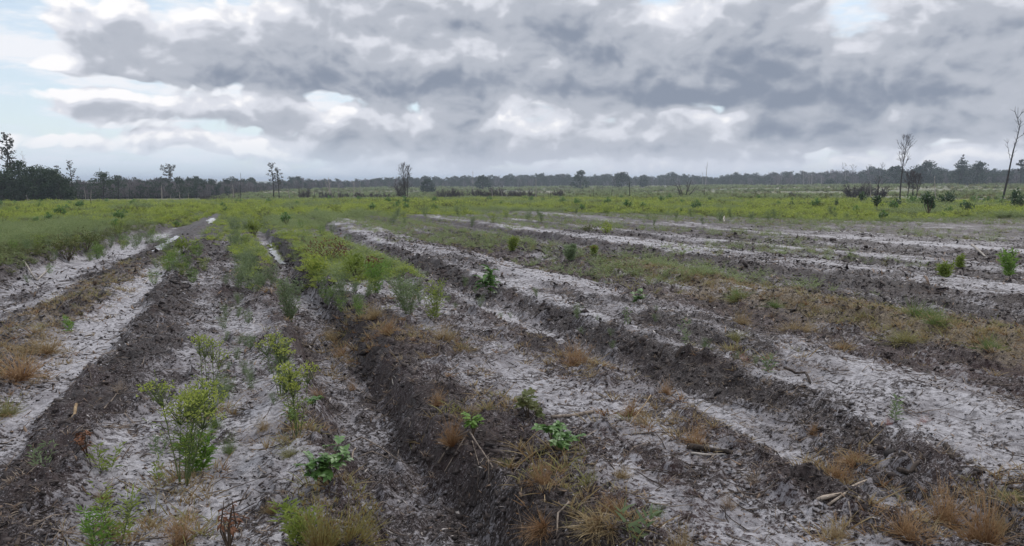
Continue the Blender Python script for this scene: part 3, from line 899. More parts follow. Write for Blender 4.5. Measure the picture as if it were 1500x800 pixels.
# ------------------------------------------------------------------ crumbs of charred wood, bark and peat lying everywhere
def debris(name, mat, n, r0, r1, size, dens, seed, flat=.35, long=1.0, chunky=False, power=.35):
    rr = np.random.RandomState(seed)
    x, y = wedge(n, r0, r1, rr, power=power)
    k = rr.rand(n) < np.clip(dens(x, y), 0, 1)
    x, y = x[k], y[k]; m = len(x)
    z = ground_z(x, y)
    if chunky:
        base = np.array([[1, 0, 0], [-1, 0, 0], [0, 1, 0], [0, -1, 0], [.2, .1, 1], [-.1, -.2, -1]], float)
        fc = np.array([[0, 2, 4], [2, 1, 4], [1, 3, 4], [3, 0, 4], [2, 0, 5], [1, 2, 5], [3, 1, 5], [0, 3, 5]])
    else:                                      # flakes
        base = np.array([[1, .1, 0], [-.8, .6, 0], [-.6, -.7, 0], [-.1, 0, 1]], float)
        fc = np.array([[0, 1, 3], [1, 2, 3], [2, 0, 3], [0, 2, 1]])
    nv = len(base)
    sz = size * np.exp(np.clip(rr.normal(0, .5, m), -1.2, .8)) * np.clip(np.hypot(x, y) / 8, .75, 2.2)
    V_ = base[None] + rr.uniform(-.55, .55, (m, nv, 3))
    V_[:, :, 0] *= long * rr.uniform(.6, 1.6, m)[:, None]; V_[:, :, 2] *= flat * rr.uniform(.4, 1.8, m)[:, None]
    V_ *= sz[:, None, None]
    a = rr.uniform(0, 6.283, m); tl = rr.normal(0, .45, m)
    ct, st_ = np.cos(tl)[:, None], np.sin(tl)[:, None]
    X1, Z1 = V_[:, :, 0] * ct - V_[:, :, 2] * st_, V_[:, :, 0] * st_ + V_[:, :, 2] * ct
    ca, sa = np.cos(a)[:, None], np.sin(a)[:, None]
    X2, Y2 = X1 * ca - V_[:, :, 1] * sa, X1 * sa + V_[:, :, 1] * ca
    W_ = np.stack([X2 + x[:, None], Y2 + y[:, None], Z1 + z[:, None] + sz[:, None] * flat * .2], 2).reshape(-1, 3)
    F_ = (fc[None] + (np.arange(m) * nv)[:, None, None]).reshape(-1, 3)
    me = raw_mesh(name, W_, F_, {'rnd': np.repeat(rr.rand(m), nv), 't': np.ones(m * nv)}, mat)
    o = link(name, me); o['kind'] = 'stuff'
    return o
def bits_mat(name, a, b):
    m_, n, out = new_mat(name)
    principled(n, out, n.mix(n.attr('rnd'), a, b), .8, .3)
    return m_
M_BITS = bits_mat('peat_crumbs', (.013, .010, .010), (.062, .048, .044))
M_BITS2 = bits_mat('bark_bits', (.07, .045, .032), (.21, .145, .10))
M_BITS3 = bits_mat('bleached_bits', (.26, .23, .21), (.48, .44, .42))
M_BITS4 = bits_mat('sand_crumbs', (.20, .185, .19), (.42, .40, .42))
d_all = lambda x, y: .16 + .62 * (1 - sst(masks(x, y)[0], .3, .72)) + .55 * perlin(x * 1.5, y * .8, 91)
d_dark = lambda x, y: (1 - sst(masks(x, y)[0], .12, .40)) * (.35 + .9 * perlin(x * 1.3, y * .7, 94)) * (1 - masks(x, y)[2])
debris('dirt_crumbs', M_BITS, 170000, 2.6, 30, .0095, d_all, 51, .35, 1.4)
debris('dirt_clods', M_BITS, 26000, 2.6, 34, .015, d_dark, 54, .5, 1.3, True)
debris('dirt_clods', M_BITS, 14000, 2.6, 22, .017, lambda x, y: bump_(row_x(x, y), 1.0, 1.55, .08) * .9 + bump_(row_x(x, y), 3.55, 4.0, .1) * .8 + bump_(row_x(x, y), -1.45, -1.0, .1) * .5, 55, .6, 1.3, True)
debris('wood_litter', M_BITS2, 42000, 2.6, 24, .0085, lambda x, y: .22 + .6 * perlin(x * 1.2, y * .9, 92) + .25 * masks(x, y)[1], 52, .25, 2.6)
debris('wood_litter', M_BITS3, 9000, 2.6, 20, .0075, lambda x, y: .35 + .6 * perlin(x * 1.0, y * .9, 93), 53, .25, 2.6)
debris('sand_crumbs', M_BITS4, 60000, 2.6, 22, .0055, lambda x, y: .12 + .6 * perlin(x * 1.6, y * 1.1, 96), 56, .5, 1.3)
# fine twigs strewn over the rows
def twig_litter(name, mat, n, seed):
    rr = np.random.RandomState(seed); random.seed(seed)
    x, y = wedge(n, 2.7, 26, rr, power=.4)
    m_ = MB()
    for i in range(n):
        L = random.uniform(.05, .22) * (1 + .03 * y[i]); a = random.uniform(0, 6.283)
        k = random.uniform(-.3, .3)
        xs = [x[i] + math.cos(a + k * q) * L * q for q in (0, .5, 1)]; ys = [y[i] + math.sin(a + k * q) * L * q for q in (0, .5, 1)]
        zs = ground_z(np.array(xs), np.array(ys))
        r_ = random.uniform(.0018, .0045) * (1 + .04 * y[i])
        lift = random.uniform(0, .04)
        m_.tube([(xs[q], ys[q], zs[q] + r_ * .6 + lift * q * .5) for q in range(3)], [r_, r_ * .8, r_ * .4], 3, random.random(), False)
    o = link(name, m_.mesh(name, mat)); o['kind'] = 'stuff'
twig_litter('twig_litter', M_DARKW, 2400, 61)
twig_litter('twig_litter', M_ROOT, 1000, 62)

# ------------------------------------------------------------------ trees
def limb(m_, p, d, L, r, bend=.12, up=.0, segs=5, sides=5, rr=.35):
    """a tapering wandering limb; returns its points and directions"""
    pts, ds = [Vector(p)], [Vector(d).normalized()]
    for i in range(segs):
        nd = (ds[-1] + rv(bend) + Vector((0, 0, up))).normalized()
        pts.append(pts[-1] + nd * L / segs); ds.append(nd)
    m_.tube(pts, [r * (1 - (1 - rr) * i / segs) for i in range(segs + 1)], sides, random.random(), False)
    return pts, ds

def bare_tree(seed, h, r0, start=.35, n=16, spread=.75, upsweep=.16, twigs=5, lean=(0, 0), reach=.42, tw_r=.018, stems=1, wander=.05):
    random.seed(seed)
    T_, B_, W_ = MB(), MB(), MB()
    for st in range(stems):
        off = Vector((0, 0, 0)) if st == 0 else rv(.35) * Vector((1, 1, 0))
        hh = h * (1 if st == 0 else random.uniform(.8, .97))
        d0 = Vector((lean[0], lean[1], 1)) if st == 0 else Vector((random.uniform(-.12, .12), random.uniform(-.12, .12), 1))
        pts, ds = limb(T_, off + Vector((0, 0, -.3)), d0, hh, r0 * (1 if st == 0 else .75), wander, .01, 9, 7, .16)
        nb = n if st == 0 else n * 2 // 3
        for k in range(nb):
            t = start + (1 - start) * (k + random.random() * .8) / nb
            i = min(8, int(t * 9)); p = pts[i].lerp(pts[i + 1], t * 9 - i)
            a = k * 2.4 + random.uniform(-.5, .5)
            env = math.sin(math.pi * min(1, max(.12, (t - start) / (1 - start) * .82 + .14)))
            L = h * reach * env * random.uniform(.6, 1.05)
            d = Vector((math.cos(a) * spread, math.sin(a) * spread, 1 - spread * .5)).normalized()
            bp, bd = limb(B_, p, d, L, r0 * .34 * (1.1 - t * .7), .14, upsweep, 4, 4, .3)
            for j in range(twigs):
                q = random.uniform(.3, 1); ii = min(3, int(q * 4)); pp = bp[ii].lerp(bp[ii + 1], q * 4 - ii)
                tp, td = limb(W_, pp, bd[ii] + rv(.6), L * random.uniform(.2, .45), tw_r, .2, .10, 3, 3, .4)
                for z_ in range(2):
                    W_.blade(tp[random.choice((1, 2, 3))], td[-1] + rv(.7), L * random.uniform(.10, .26), tw_r * 1.6, 0, random.random(), 2)
    return T_, B_, W_

def clump(m_, c, rad, n, leaf, flat=.7):
    for i in range(n):
        v = rv(1)
        while v.length > 1: v = rv(1)
        v.z *= flat
        a = rv(1).normalized() * leaf * random.uniform(.6, 1.3); b = a.cross(rv(1)).normalized() * leaf * random.uniform(.35, .8)
        m_.quad(c + v * rad, a, b, random.random())

def pine(seed, h, r0, start=.55, n=11, reach=.24, leafy=16, leaf=.30, lean=(0, 0), sparse=1.0, flat_top=False):
    random.seed(seed)
    T_, B_, C_ = MB(), MB(), MB()
    pts, ds = limb(T_, (0, 0, -.3), (lean[0], lean[1], 1), h, r0, .04, .01, 9, 7, .22)
    for k in range(n):
        t = start + (1 - start) * (k + random.random() * .7) / n
        i = min(8, int(t * 9)); p = pts[i].lerp(pts[i + 1], t * 9 - i)
        a = k * 2.4 + random.uniform(-.6, .6)
        u_ = (t - start) / (1 - start)
        L = h * reach * (1.0 - .55 * u_ if not flat_top else .65 + .4 * u_) * random.uniform(.55, 1.1)
        bp, bd = limb(B_, p, (math.cos(a), math.sin(a), random.uniform(.1, .6)), L, r0 * .28, .12, .06, 3, 4, .35)
        for q in (1, 2, 3):
            if random.random() < .75 * sparse: clump(C_, bp[q] + rv(.12 * L), L * random.uniform(.20, .36), leafy, leaf)
    clump(C_, pts[-1], h * reach * .35, int(leafy * 1.5), leaf)
    return T_, B_, C_

def leafy_tree(seed, h, rad, n_clump=26, per=46, leaf=.34, base=.05):
    random.seed(seed)
    T_, B_, C_ = MB(), MB(), MB()
    pts, ds = limb(T_, (0, 0, -.3), (random.uniform(-.05, .05), random.uniform(-.05, .05), 1), h * .85, .028 * h, .06, .02, 6, 6, .3)
    for k in range(n_clump):
        a = random.uniform(0, 6.283); z_ = base + (1 - base) * random.random() ** .85
        wdt = rad * (math.sin(math.pi * (.22 + .74 * z_)) ** .7) * random.uniform(.35, 1)
        c = Vector((math.cos(a) * wdt, math.sin(a) * wdt, z_ * h * .93))
        if k % 2 == 0:
            i = min(5, int(max(.15, z_ * .75) * 6)); B_.tube([pts[i], pts[i].lerp(c, .5) + rv(.15), c], [.010 * h, .007 * h, .003 * h], 4, random.random(), False)
        clump(C_, c, rad * random.uniform(.22, .42), per, leaf)
    return T_, B_, C_

def snag(seed, h, r0, stubs=3, lean=(0, 0), fork=False):
    random.seed(seed)
    T_, B_ = MB(), MB()
    pts, ds = limb(T_, (0, 0, -.3), (lean[0], lean[1], 1), h, r0, .06, 0, 7, 6, .35)
    for k in range(stubs):
        i = random.randint(3, 6); a = random.uniform(0, 6.283)
        limb(B_, pts[i], (math.cos(a), math.sin(a), random.uniform(.4, 1.3)), h * random.uniform(.07, .22), r0 * .38, .12, .05, 3, 4, .25)
    if fork: limb(B_, pts[3], (random.choice((-.5, .5)), .2, 1), h * .5, r0 * .6, .08, .05, 4, 5, .3)
    return T_, B_

def dead_shrub(seed, h, rad, stems=9, twigs=9, tw_r=.016):
    random.seed(seed)
    T_, W_ = MB(), MB()
    for k in range(stems):
        a = random.uniform(0, 6.283); ln = random.uniform(.1, .9)
        pts, ds = limb(T_, (math.cos(a) * rad * .15, math.sin(a) * rad * .15, -.2), (math.cos(a) * ln * rad / h * 1.4, math.sin(a) * ln * rad / h * 1.4, 1), h * random.uniform(.55, 1.0), .018 * h ** .5 + .012, .12, .03, 5, 4, .3)
        for j in range(twigs):
            i = random.randint(1, 5)
            tp, td = limb(W_, pts[i], ds[min(i, 5)] + rv(.8), h * random.uniform(.14, .34), tw_r, .2, .05, 3, 3, .5)
            W_.blade(tp[2], td[-1] + rv(.9), h * .14, tw_r * 1.5, 0, random.random(), 2)
    return T_, W_

def plant_tree(name, label, cat, px, dist, parts, rotz=0, group=None, zoff=0.0):
    """parts: (part name, builder, material)"""
    x, y, z = along(px, dist)
    e = link(name, None, None, (x, y, z + zoff), (0, 0, rotz))
    tag(e, label, cat, group)
    for nm, b, mt in parts:
        if len(b.f):
            o = link(nm, b.mesh(nm, mt, smooth=nm in ('trunk', 'branch')), e)
            if nm != 'trunk': o['kind'] = 'stuff'
    return e

def z_along(px, dist): return along(px, dist)[2]
def hh(px, top, dist): return height_to(top, dist, z_along(px, dist))

def do_bare(label, px, top, dist, group=None, name='bare_tree', mats=(None, None, None), **k):
    h = hh(px, top, dist)
    T_, B_, W_ = bare_tree(int(px), h, k.pop('r', .022) * h, **k)
    return plant_tree(name, label, 'tree', px, dist, [('trunk', T_, mats[0] or M_CHAR), ('branches', B_, mats[1] or M_CHAR), ('twigs', W_, mats[2] or M_TWIG)], 0, group)
def do_pine(label, px, top, dist, mat=None, **k):
    h = hh(px, top, dist)
    T_, B_, C_ = pine(int(px), h, .016 * h, **k)
    return plant_tree('pine_tree', label, 'tree', px, dist, [('trunk', T_, M_CHAR), ('branches', B_, M_CHAR), ('crown', C_, mat or M_PINE)])
def do_leafy(label, px, top, dist, rad, mat=None, name='evergreen_tree', **k):
    h = hh(px, top, dist)
    T_, B_, C_ = leafy_tree(int(px) + 3, h, rad, **k)
    return plant_tree(name, label, 'tree', px, dist, [('trunk', T_, M_CHAR), ('branches', B_, M_CHAR), ('crown', C_, mat or M_TREEGREEN)])
def do_snag(label, px, top, dist, pale=True, group=None, **k):
    h = hh(px, top, dist)
    T_, B_ = snag(int(px * 3), h, k.pop('r', .024) * h + .03, **k)
    m_ = M_GREYW if pale else M_CHAR
    return plant_tree('dead_tree', label, 'dead tree', px, dist, [('trunk', T_, m_), ('branches', B_, m_)], 0, group)
def do_shrub(label, px, top, dist, rad, group=None, mat=None, **k):
    h = hh(px, top, dist)
    T_, W_ = dead_shrub(int(px * 5), h, rad, **k)
    return plant_tree('dead_shrub', label, 'shrub', px, dist, [('stems', T_, M_CHAR), ('twigs', W_, mat or M_TWIG)], 0, group)

# the grove on the left
do_pine('taller left one of the two thin scorched pines above the dark grove', 8, 207, 176, start=.45, n=16, reach=.17, leafy=9, leaf=.42, lean=(.07, 0))
do_pine('right one of the two thin scorched pines above the dark grove, leaning', 19, 209, 172, start=.42, n=16, reach=.17, leafy=9, leaf=.42, lean=(-.02, 0))
do_bare('thin pale leafless tree rising out of the dark grove beside two pines', 40, 226, 180, start=.5, n=9, reach=.13, twigs=3, r=.010, mats=(M_GREYW, M_GREYW, M_TWIG))
grove = [(-22, 247, 168, 4.2, 'dark evergreen tree at the grove edge, cut by the left border'), (4, 251, 166, 3.6, 'dark evergreen tree below the two scorched pines'),
         (29, 239, 172, 3.0, 'tallest rounded evergreen tree of the dark grove, right of the two pines'), (47, 247, 165, 3.4, 'dark evergreen tree behind the thin pale leaning stub'),
         (62, 245, 171, 3.2, 'dark evergreen tree with a lumpy top in the middle of the grove'), (76, 250, 166, 3.2, 'broad dark evergreen tree near the open end of the grove'),
         (87, 258, 163, 2.6, 'lowest dark evergreen tree at the right end of the grove')]
for px, top, d, rad, lab in grove: do_leafy(lab, px, top, d, rad, n_clump=44, per=60, leaf=.36)
do_pine('small open crowned pine sticking out of the right end of the grove', 84, 245, 178, start=.6, n=10, reach=.14, leafy=8, leaf=.32)
do_snag('short pale dead stub standing in front of the dark grove', 39, 279, 160, stubs=1, r=.02, lean=(-.05, 0))
do_pine('slender pine with a sparse see-through crown right of the grove', 108, 238, 205, start=.52, n=17, reach=.20, leafy=6, leaf=.35, lean=(-.05, 0))
do_leafy('dark narrow evergreen tree with a twiggy top between the two pine crowns', 150, 252, 196, 2.7, n_clump=26, per=50, leaf=.36)
do_bare('leafless twiggy top tree behind the narrow dark evergreen', 147, 246, 205, start=.5, n=8, reach=.10, twigs=4, r=.012)
do_leafy('rounded dark tree in the burnt thicket right of the narrow evergreen', 172, 258, 205, 3.0, n_clump=20, per=40, leaf=.36, mat=M_TREEBLUE)
do_pine('wind-swept pine with a flat lopsided crown over the burnt thicket', 246, 245, 215, start=.60, n=15, reach=.28, leafy=14, leaf=.40, lean=(.04, 0), flat_top=True)
do_leafy('dark broad tree under the wind-swept pine', 262, 260, 205, 3.3, n_clump=22, per=46, leaf=.36, mat=M_TREEBLUE)
for px, top, lab, ln in [(124, 272, 'left one of two pale dead trunks before the grey thicket near the open meadow', 0), (130, 274, 'right one of two pale dead trunks before the grey thicket, leaning', .12),
                         (236, 268, 'pale dead trunk standing below the wind-swept pine', 0), (262, 277, 'thick pale dead trunk left of its thinner twin by the thicket', -.03), (275, 279, 'thin pale dead trunk with a dark burnt foot by the thicket', .02),
                         (249, 281, 'very thin pale stake at the grass edge before the thicket', 0)]:
    do_snag(lab, px, top, 172, lean=(ln, 0), stubs=2, r=.02)
do_snag('dark burnt pole in the grass before the pale trunks', 132, 281, 100, pale=False, stubs=0, r=.012)
do_shrub('dark fallen burnt shrub with arms spread low on the grass', 329, 280, 165, 2.2, stems=8, twigs=8, tw_r=.03)
do_snag('tall thin dead trunk with forked tip above the burnt thicket', 352, 252, 176, pale=False, stubs=4, r=.008, lean=(-.02, 0))
do_snag('pale dead trunk left of the tall thin forked one', 341, 268, 178, stubs=2)
do_shrub('dark burnt shrub at the foot of the tall thin dead trunk', 350, 277, 170, 1.2, stems=6, twigs=5)

# trees along the edge of the field
h_ = hh(404, 239, 166)
for dx, lab, sd in [(-4, 'left stem of the burnt pine pair with a dark rusty crown', 11), (4, 'right stem of the burnt pine pair, a little shorter', 12)]:
    px = 404 + dx
    T_, B_, C_ = pine(sd, hh(px, 239 if dx < 0 else 246, 166), .13, start=.52, n=15, reach=.20, leafy=9, leaf=.26, lean=(.012 if dx < 0 else .02, 0), sparse=1.1)
    plant_tree('pine_tree', lab, 'tree', px, 166, [('trunk', T_, M_CHAR), ('branches', B_, M_CHAR), ('crown', C_, M_PINE)])
for px, top, pale, ln, fk, lab in [(424, 270, True, -.05, False, 'pale dead trunk right of the burnt pine pair'), (438, 271, False, .02, False, 'dark dead trunk between pale ones right of the burnt pine pair'),
        (458, 274, False, .22, False, 'first of three dark trunks leaning to the right in the grey scrub'), (464, 276, False, .28, False, 'second of three dark trunks leaning to the right in the grey scrub'), (470, 275, False, .16, False, 'third of three dark trunks leaning to the right in the grey scrub'),
        (483, 258, True, .06, True, 'tall pale forked dead trunk in the grey scrub'), (488, 270, True, -.25, True, 'pale dead trunk leaning left across the tall forked one'), (495, 268, True, .03, False, 'straight pale dead trunk right of the tall forked one'),
        (518, 263, True, 0, False, 'tall straight pale trunk standing alone before the dark wood'), (527, 264, True, 0, False, 'faint thin pale trunk right of the tall straight one')]:
    do_snag(lab, px, top, 170, pale=pale, lean=(ln, 0), stubs=3, fork=fk, r=.02)
do_bare('bare twin-stemmed tree with a fine oval crown at the edge of the green field', 594, 239, 160, start=.34, n=30, spread=.62, upsweep=.20, twigs=7, reach=.28, r=.016, stems=2, tw_r=.027)
do_shrub('purplish leafless shrub round the foot of the twin-stemmed bare tree', 588, 262, 163, 1.6, stems=14, twigs=22, tw_r=.03)

# grey leafless scrub along the far edge of the field
sp = [(300, 282, 1.6), (318, 284, 1.5), (446, 277, 1.8), (478, 279, 2.0), (506, 279, 2.0), (530, 280, 2.0), (548, 281, 2.2), (566, 282, 1.8), (650, 277, 2.2), (664, 276, 2.4), (680, 279, 2.2), (700, 276, 2.4), (715, 278, 2.2), (728, 274, 2.0), (745, 277, 2.4),
      (760, 276, 2.4), (774, 278, 2.2), (816, 277, 1.8), (1168, 279, 2.4), (1250, 270, 2.2), (1266, 268, 2.4), (1292, 272, 2.0)]
where = {1: 'left of the burnt pine pair', 2: 'between the burnt pines and the twin-stemmed tree', 3: 'in the row right of the twin-stemmed tree', 4: 'on the meadow near the tall leafless tree'}
SEQ = ['leftmost', 'second from the left', 'third from the left', 'fourth from the left', 'fifth from the left', 'sixth from the left', 'seventh from the left', 'eighth from the left', 'ninth from the left', 'last on the right']
zc = {}
for i, (px, top, rad) in enumerate(sp):
    zone = 1 if px < 400 else 2 if px < 594 else 3 if px < 900 else 4
    d = 168 if px < 900 else 150
    zc[zone] = zc.get(zone, -1) + 1
    do_shrub('leafless grey shrub ' + where[zone] + ', ' + SEQ[zc[zone]], px, top, d, rad, group='leafless grey shrubs ' + where[zone], stems=20, twigs=26, tw_r=.034)
for px, top, pale, lab in [(704, 274, False, 'dark stake-like dead stem at the left of the grey shrub row'), (721, 271, True, 'pale thin stem in the grey shrub row'), (736, 275, True, 'second pale stem in the grey shrub row'), (742, 277, True, 'third pale stem in the grey shrub row'),
        (785, 259, True, 'pale tall dead trunk at the right end of the grey shrub row'), (786, 277, False, 'short dark trunk at the right end of the grey shrub row'), (804, 279, False, 'short dark stump right of the pale tall trunk'), (807, 277, False, 'thin dark stem beside the short dark stump'),
        (841, 279, False, 'dark burnt post in the meadow below the dark tall tree'), (870, 274, False, 'thin dark dead stem alone in the meadow'), (896, 274, False, 'dark dead stem with a pale twin in the meadow'), (899, 277, True, 'pale short twin stem beside the dark dead stem'),
        (923, 258, False, 'tallest dark dead post in the middle of the meadow'), (1032, 271, False, 'thin dark post right of the gnarled dead bush'), (1071, 275, True, 'pale leaning dead stem in the green meadow'),
        (1469, 257, False, 'dark broken stump beside the tall leaning dead tree'), (1372, 256, True, 'pale straight trunk in the meadow with a dark crown behind'), (1277, 262, True, 'pale leaning dead trunk beside the dark scrub tree')]:
    do_snag(lab, px, top, 150 if px < 1200 else 138, pale=pale, stubs=1, r=.018, lean=(.25 if px == 1071 else (.3 if px == 1469 else (-.1 if px == 1277 else 0)), 0))
h_ = hh(1003, 262, 148)
T_, B_ = MB(), MB(); random.seed(3)
for a, L in [(-1.0, .75), (-.55, .8), (.25, 1.1), (.5, .9), (.95, .85), (-.2, .7)]:
    pts, ds = limb(T_, (a * .15, 0, -.2), (a * 1.1, random.uniform(-.4, .4), 1), h_ * L, .12, .12, .02, 5, 5, .3)
    for j in range(9):
        k = random.randint(2, 5); limb(B_, pts[k], ds[k] + rv(.9), h_ * .3, .03, .2, .0, 3, 3, .4)
plant_tree('dead_bush', 'gnarled dark dead bush with spread arms in the middle of the meadow', 'shrub', 1003, 148, [('stems', T_, M_CHAR), ('twigs', B_, M_TWIG)])
do_bare('dark twisted scrub tree left of the tall leafless tree', 1286, 256, 140, start=.3, n=16, reach=.34, twigs=7, r=.03)
do_bare('tall slender leafless tree with upswept branches on the right meadow', 1320, 205, 138, start=.42, n=26, spread=.62, upsweep=.22, twigs=6, reach=.25, r=.012, tw_r=.024)
for px, top, lab in [(1331, 252, 'first slim purplish tree beside the tall leafless tree'), (1338, 250, 'second slim purplish tree beside the tall leafless tree'), (1344, 254, 'dark trunked purplish tree at the right of the small clump')]:
    do_bare(lab, px, top, 141, start=.35, n=20, spread=.6, reach=.30, twigs=12, r=.022, tw_r=.03)
# the tall leaning dead tree at the right
h_ = hh(1470, 176, 134)
random.seed(77)
T_, B_, W_ = MB(), MB(), MB()
pts = [Vector((0, 0, -.3)), Vector((.35, 0, .12 * h_)), Vector((.62, 0, .26 * h_)), Vector((.95, .1, .42 * h_)), Vector((1.15, 0, .55 * h_)), Vector((1.55, .1, .66 * h_)), Vector((1.75, 0, .78 * h_)), Vector((1.45, .1, .88 * h_)), Vector((1.30, 0, h_))]
T_.tube(pts, [.15, .14, .12, .10, .085, .065, .05, .032, .016], 7, .5, False)
for i, d, L in [(3, (-.35, .1, .8), .20), (3, (-.25, -.3, .8), .12), (4, (.3, .2, .8), .12), (5, (.25, .2, .8), .14), (5, (.6, -.2, .5), .10), (6, (-.35, .2, .9), .12), (6, (.5, .2, .8), .07), (7, (-.5, .2, .8), .08), (7, (.3, -.2, .8), .09)]:
    bp, bd = limb(B_, pts[i], d, h_ * L, .042, .12, .05, 4, 4, .3)
    for j in range(5): limb(W_, bp[random.randint(1, 4)], bd[-1] + rv(.8), h_ * .06, .030, .2, .05, 3, 3, .5)
plant_tree('bare_tree', 'tall crooked leafless dead tree leaning right at the far right', 'dead tree', 1470, 134, [('trunk', T_, M_CHAR), ('branches', B_, M_CHAR), ('twigs', W_, M_TWIG)], -YAW)

# single trees standing out before the far wood
for px, top, d, rad, lab, mt in [(626, 262, 330, 3.0, 'small round dark tree on the meadow right of the twin-stemmed bare tree', M_TREEBLUE), (707, 257, 420, 4.4, 'dark dense tree before the far wood above the grey shrub row', M_TREEGREEN),
        (850, 250, 430, 4.6, 'dark tall tree alone before the far wood', M_TREEGREEN), (911, 252, 460, 6.0, 'broad dark tree on the meadow before the far wood', M_TREEBLUE), (943, 260, 520, 3.6, 'small round tree near the far wood right of the broad dark one', M_TREEBLUE),
        (1216, 262, 520, 3.2, 'low dark bush at the foot of the far purplish wood', M_TREEGREEN), (1238, 264, 520, 2.2, 'lower dark bush beside the pale trunk of the far wood', M_TREEGREEN)]:
    do_leafy(lab, px, top, d, rad, mat=mt, n_clump=34, per=40, leaf=.85)
for px, top, d, lab in [(1034, 238, 560, 'thin dead pole with a forked tip rising over the far wood'), (1029, 252, 560, 'pale dead trunk beside the thin forked pole in the far wood'), (1177, 250, 560, 'lone pale trunk at the edge of the far purplish wood'), (1186, 253, 560, 'left trunk of a close pale pair at the far purplish wood'), (1189, 253, 560, 'right trunk of a close pale pair at the far purplish wood'),
        (1203, 254, 560, 'short pale trunk right of the close pale pair'), (1238, 248, 520, 'pale trunk with a thin crown at the right end of the far purplish wood'), (693, 249, 430, 'thin dead pole over the far wood above the grey shrub row')]:
    do_snag(lab, px, top, d, stubs=3, r=.016)
for px, top, d, lab in [(1360, 240, 420, 'dark rounded tree on the skyline right of the tall leafless tree'), (1345, 246, 420, 'lower dark tree on the skyline beside the tall leafless tree'), (1408, 240, 420, 'dark tree below the tall thin crown on the skyline'), (1432, 241, 430, 'dark rounded tree on the skyline left of the leaning dead tree'), (1312, 245, 420, 'dark round tree just left of the tall leafless trunk')]:
    do_leafy(lab, px, top, d, 6.0, mat=M_TREEBLUE, n_clump=34, per=40, leaf=.85)
do_pine('odd thin pine with a twisted top on the skyline', 1405, 232, 420, start=.7, n=9, reach=.10, leafy=8, leaf=.6)
do_pine('flat-topped pine on the skyline at the far right edge', 1495, 240, 420, start=.55, n=14, reach=.22, leafy=14, leaf=.8, flat_top=True)
do_bare('pale twiggy tree on the skyline left of the dark rounded trees', 1354, 237, 420, start=.5, n=9, reach=.16, twigs=5, r=.012, tw_r=.05)
for px, top, lab in [(1236, 241, 'first small leafless crown over the far wood'), (1250, 243, 'second small leafless crown over the far wood'), (1270, 243, 'third small leafless crown over the far wood, rounder'), (1292, 240, 'narrow leafy top standing over the far wood')]:
    do_bare(lab, px, top, 520, start=.5, n=10, reach=.22, twigs=6, r=.010, tw_r=.06)

# the far wood: reads as one mass
rs = np.random.RandomState(17)
WOOD = [(-260, 150, 258), (-120, 165, 256), (-30, 178, 258), (100, 200, 262), (140, 215, 263), (200, 225, 263), (290, 240, 262), (340, 300, 264), (420, 420, 263), (500, 500, 261), (560, 560, 259), (640, 600, 258), (720, 620, 256), (800, 640, 256), (900, 640, 255), (1000, 640, 256), (1080, 620, 255), (1180, 600, 252), (1260, 560, 250), (1340, 480, 249), (1420, 480, 249), (1500, 480, 249), (1640, 470, 248), (1800, 460, 248)]
def wood_proto(seed, mat, kind):
    random.seed(seed)
    T_, C_ = MB(), MB()
    limb(T_, (0, 0, -.05), (0, 0, 1), .8, .025, .08, 0, 4, 4, .4)
    if kind == 'bare':
        for k in range(46):
            a = random.uniform(0, 6.283); z_ = random.uniform(.12, .75); q = random.uniform(.05, .22)
            limb(C_, (math.cos(a) * q, math.sin(a) * q, z_), (math.cos(a) * .5, math.sin(a) * .5, 1), .24, .014, .2, .1, 2, 3, .4)
    else:
        for k in range(13):
            a = random.uniform(0, 6.283); z_ = random.uniform(.2, .9); q = .30 * math.sin(math.pi * (.2 + .72 * z_)) * random.uniform(.3, 1)
            clump(C_, Vector((math.cos(a) * q, math.sin(a) * q, z_)), random.uniform(.10, .17), 24, .085)
    return single([T_, C_], [M_CHAR, mat], 'far_tree')
protos = [wood_proto(1, M_TREEBLUE, 'leaf'), wood_proto(2, M_TREEGREEN, 'leaf'), wood_proto(3, M_TREEBLUE, 'leaf'), wood_proto(4, M_SCRUB, 'bare')]
n = 9000
px = rs.uniform(-260, 1800, n)
d0 = np.interp(px, [q[0] for q in WOOD], [q[1] for q in WOOD])
depth = rs.rand(n) ** 1.6
d_ = d0 * (1 + .02 * rs.randn(n)) + depth * np.interp(d0, [150, 600], [40, 110])
top = np.interp(px, [q[0] for q in WOOD], [q[2] for q in WOOD]) + 3.6 * perlin(px * .021, px * 0 + .5, 95) + np.where(px < 420, 4.0, 2.4) * perlin(px * .085, px * 0 + .5, 96) + 1.0
az_ = np.array([azel(p_, 264)[0] for p_ in px])
x, y = np.sin(az_) * d_, np.cos(az_) * d_
z = ground_z(x, y, False)
hgt_ = (np.tan((264 - top) / F_PX) * d_ + EYE - z) * np.where(depth > .25, .70 + .42 * rs.rand(n) ** 2.2, rs.uniform(.40, .85, n))
hgt_ = np.clip(hgt_, 2.0, 30)
bare_share = np.interp(px, [-100, 90, 160, 520, 600, 700, 1080, 1130, 1260, 1320, 1500], [.1, .55, .75, .65, .3, .3, .1, .75, .7, .3, .2])
isb = rs.rand(n) < bare_share * np.where(depth > .3, .75, 1.0)
kind = np.where(isb, 3, rs.choice([0, 0, 1, 2], n))
for k in range(4):
    q = kind == k
    o = scatter('forest', protos[k], np.stack([x[q], y[q], z[q]], 1), hgt_[q], 70 + k, tilt=.05)

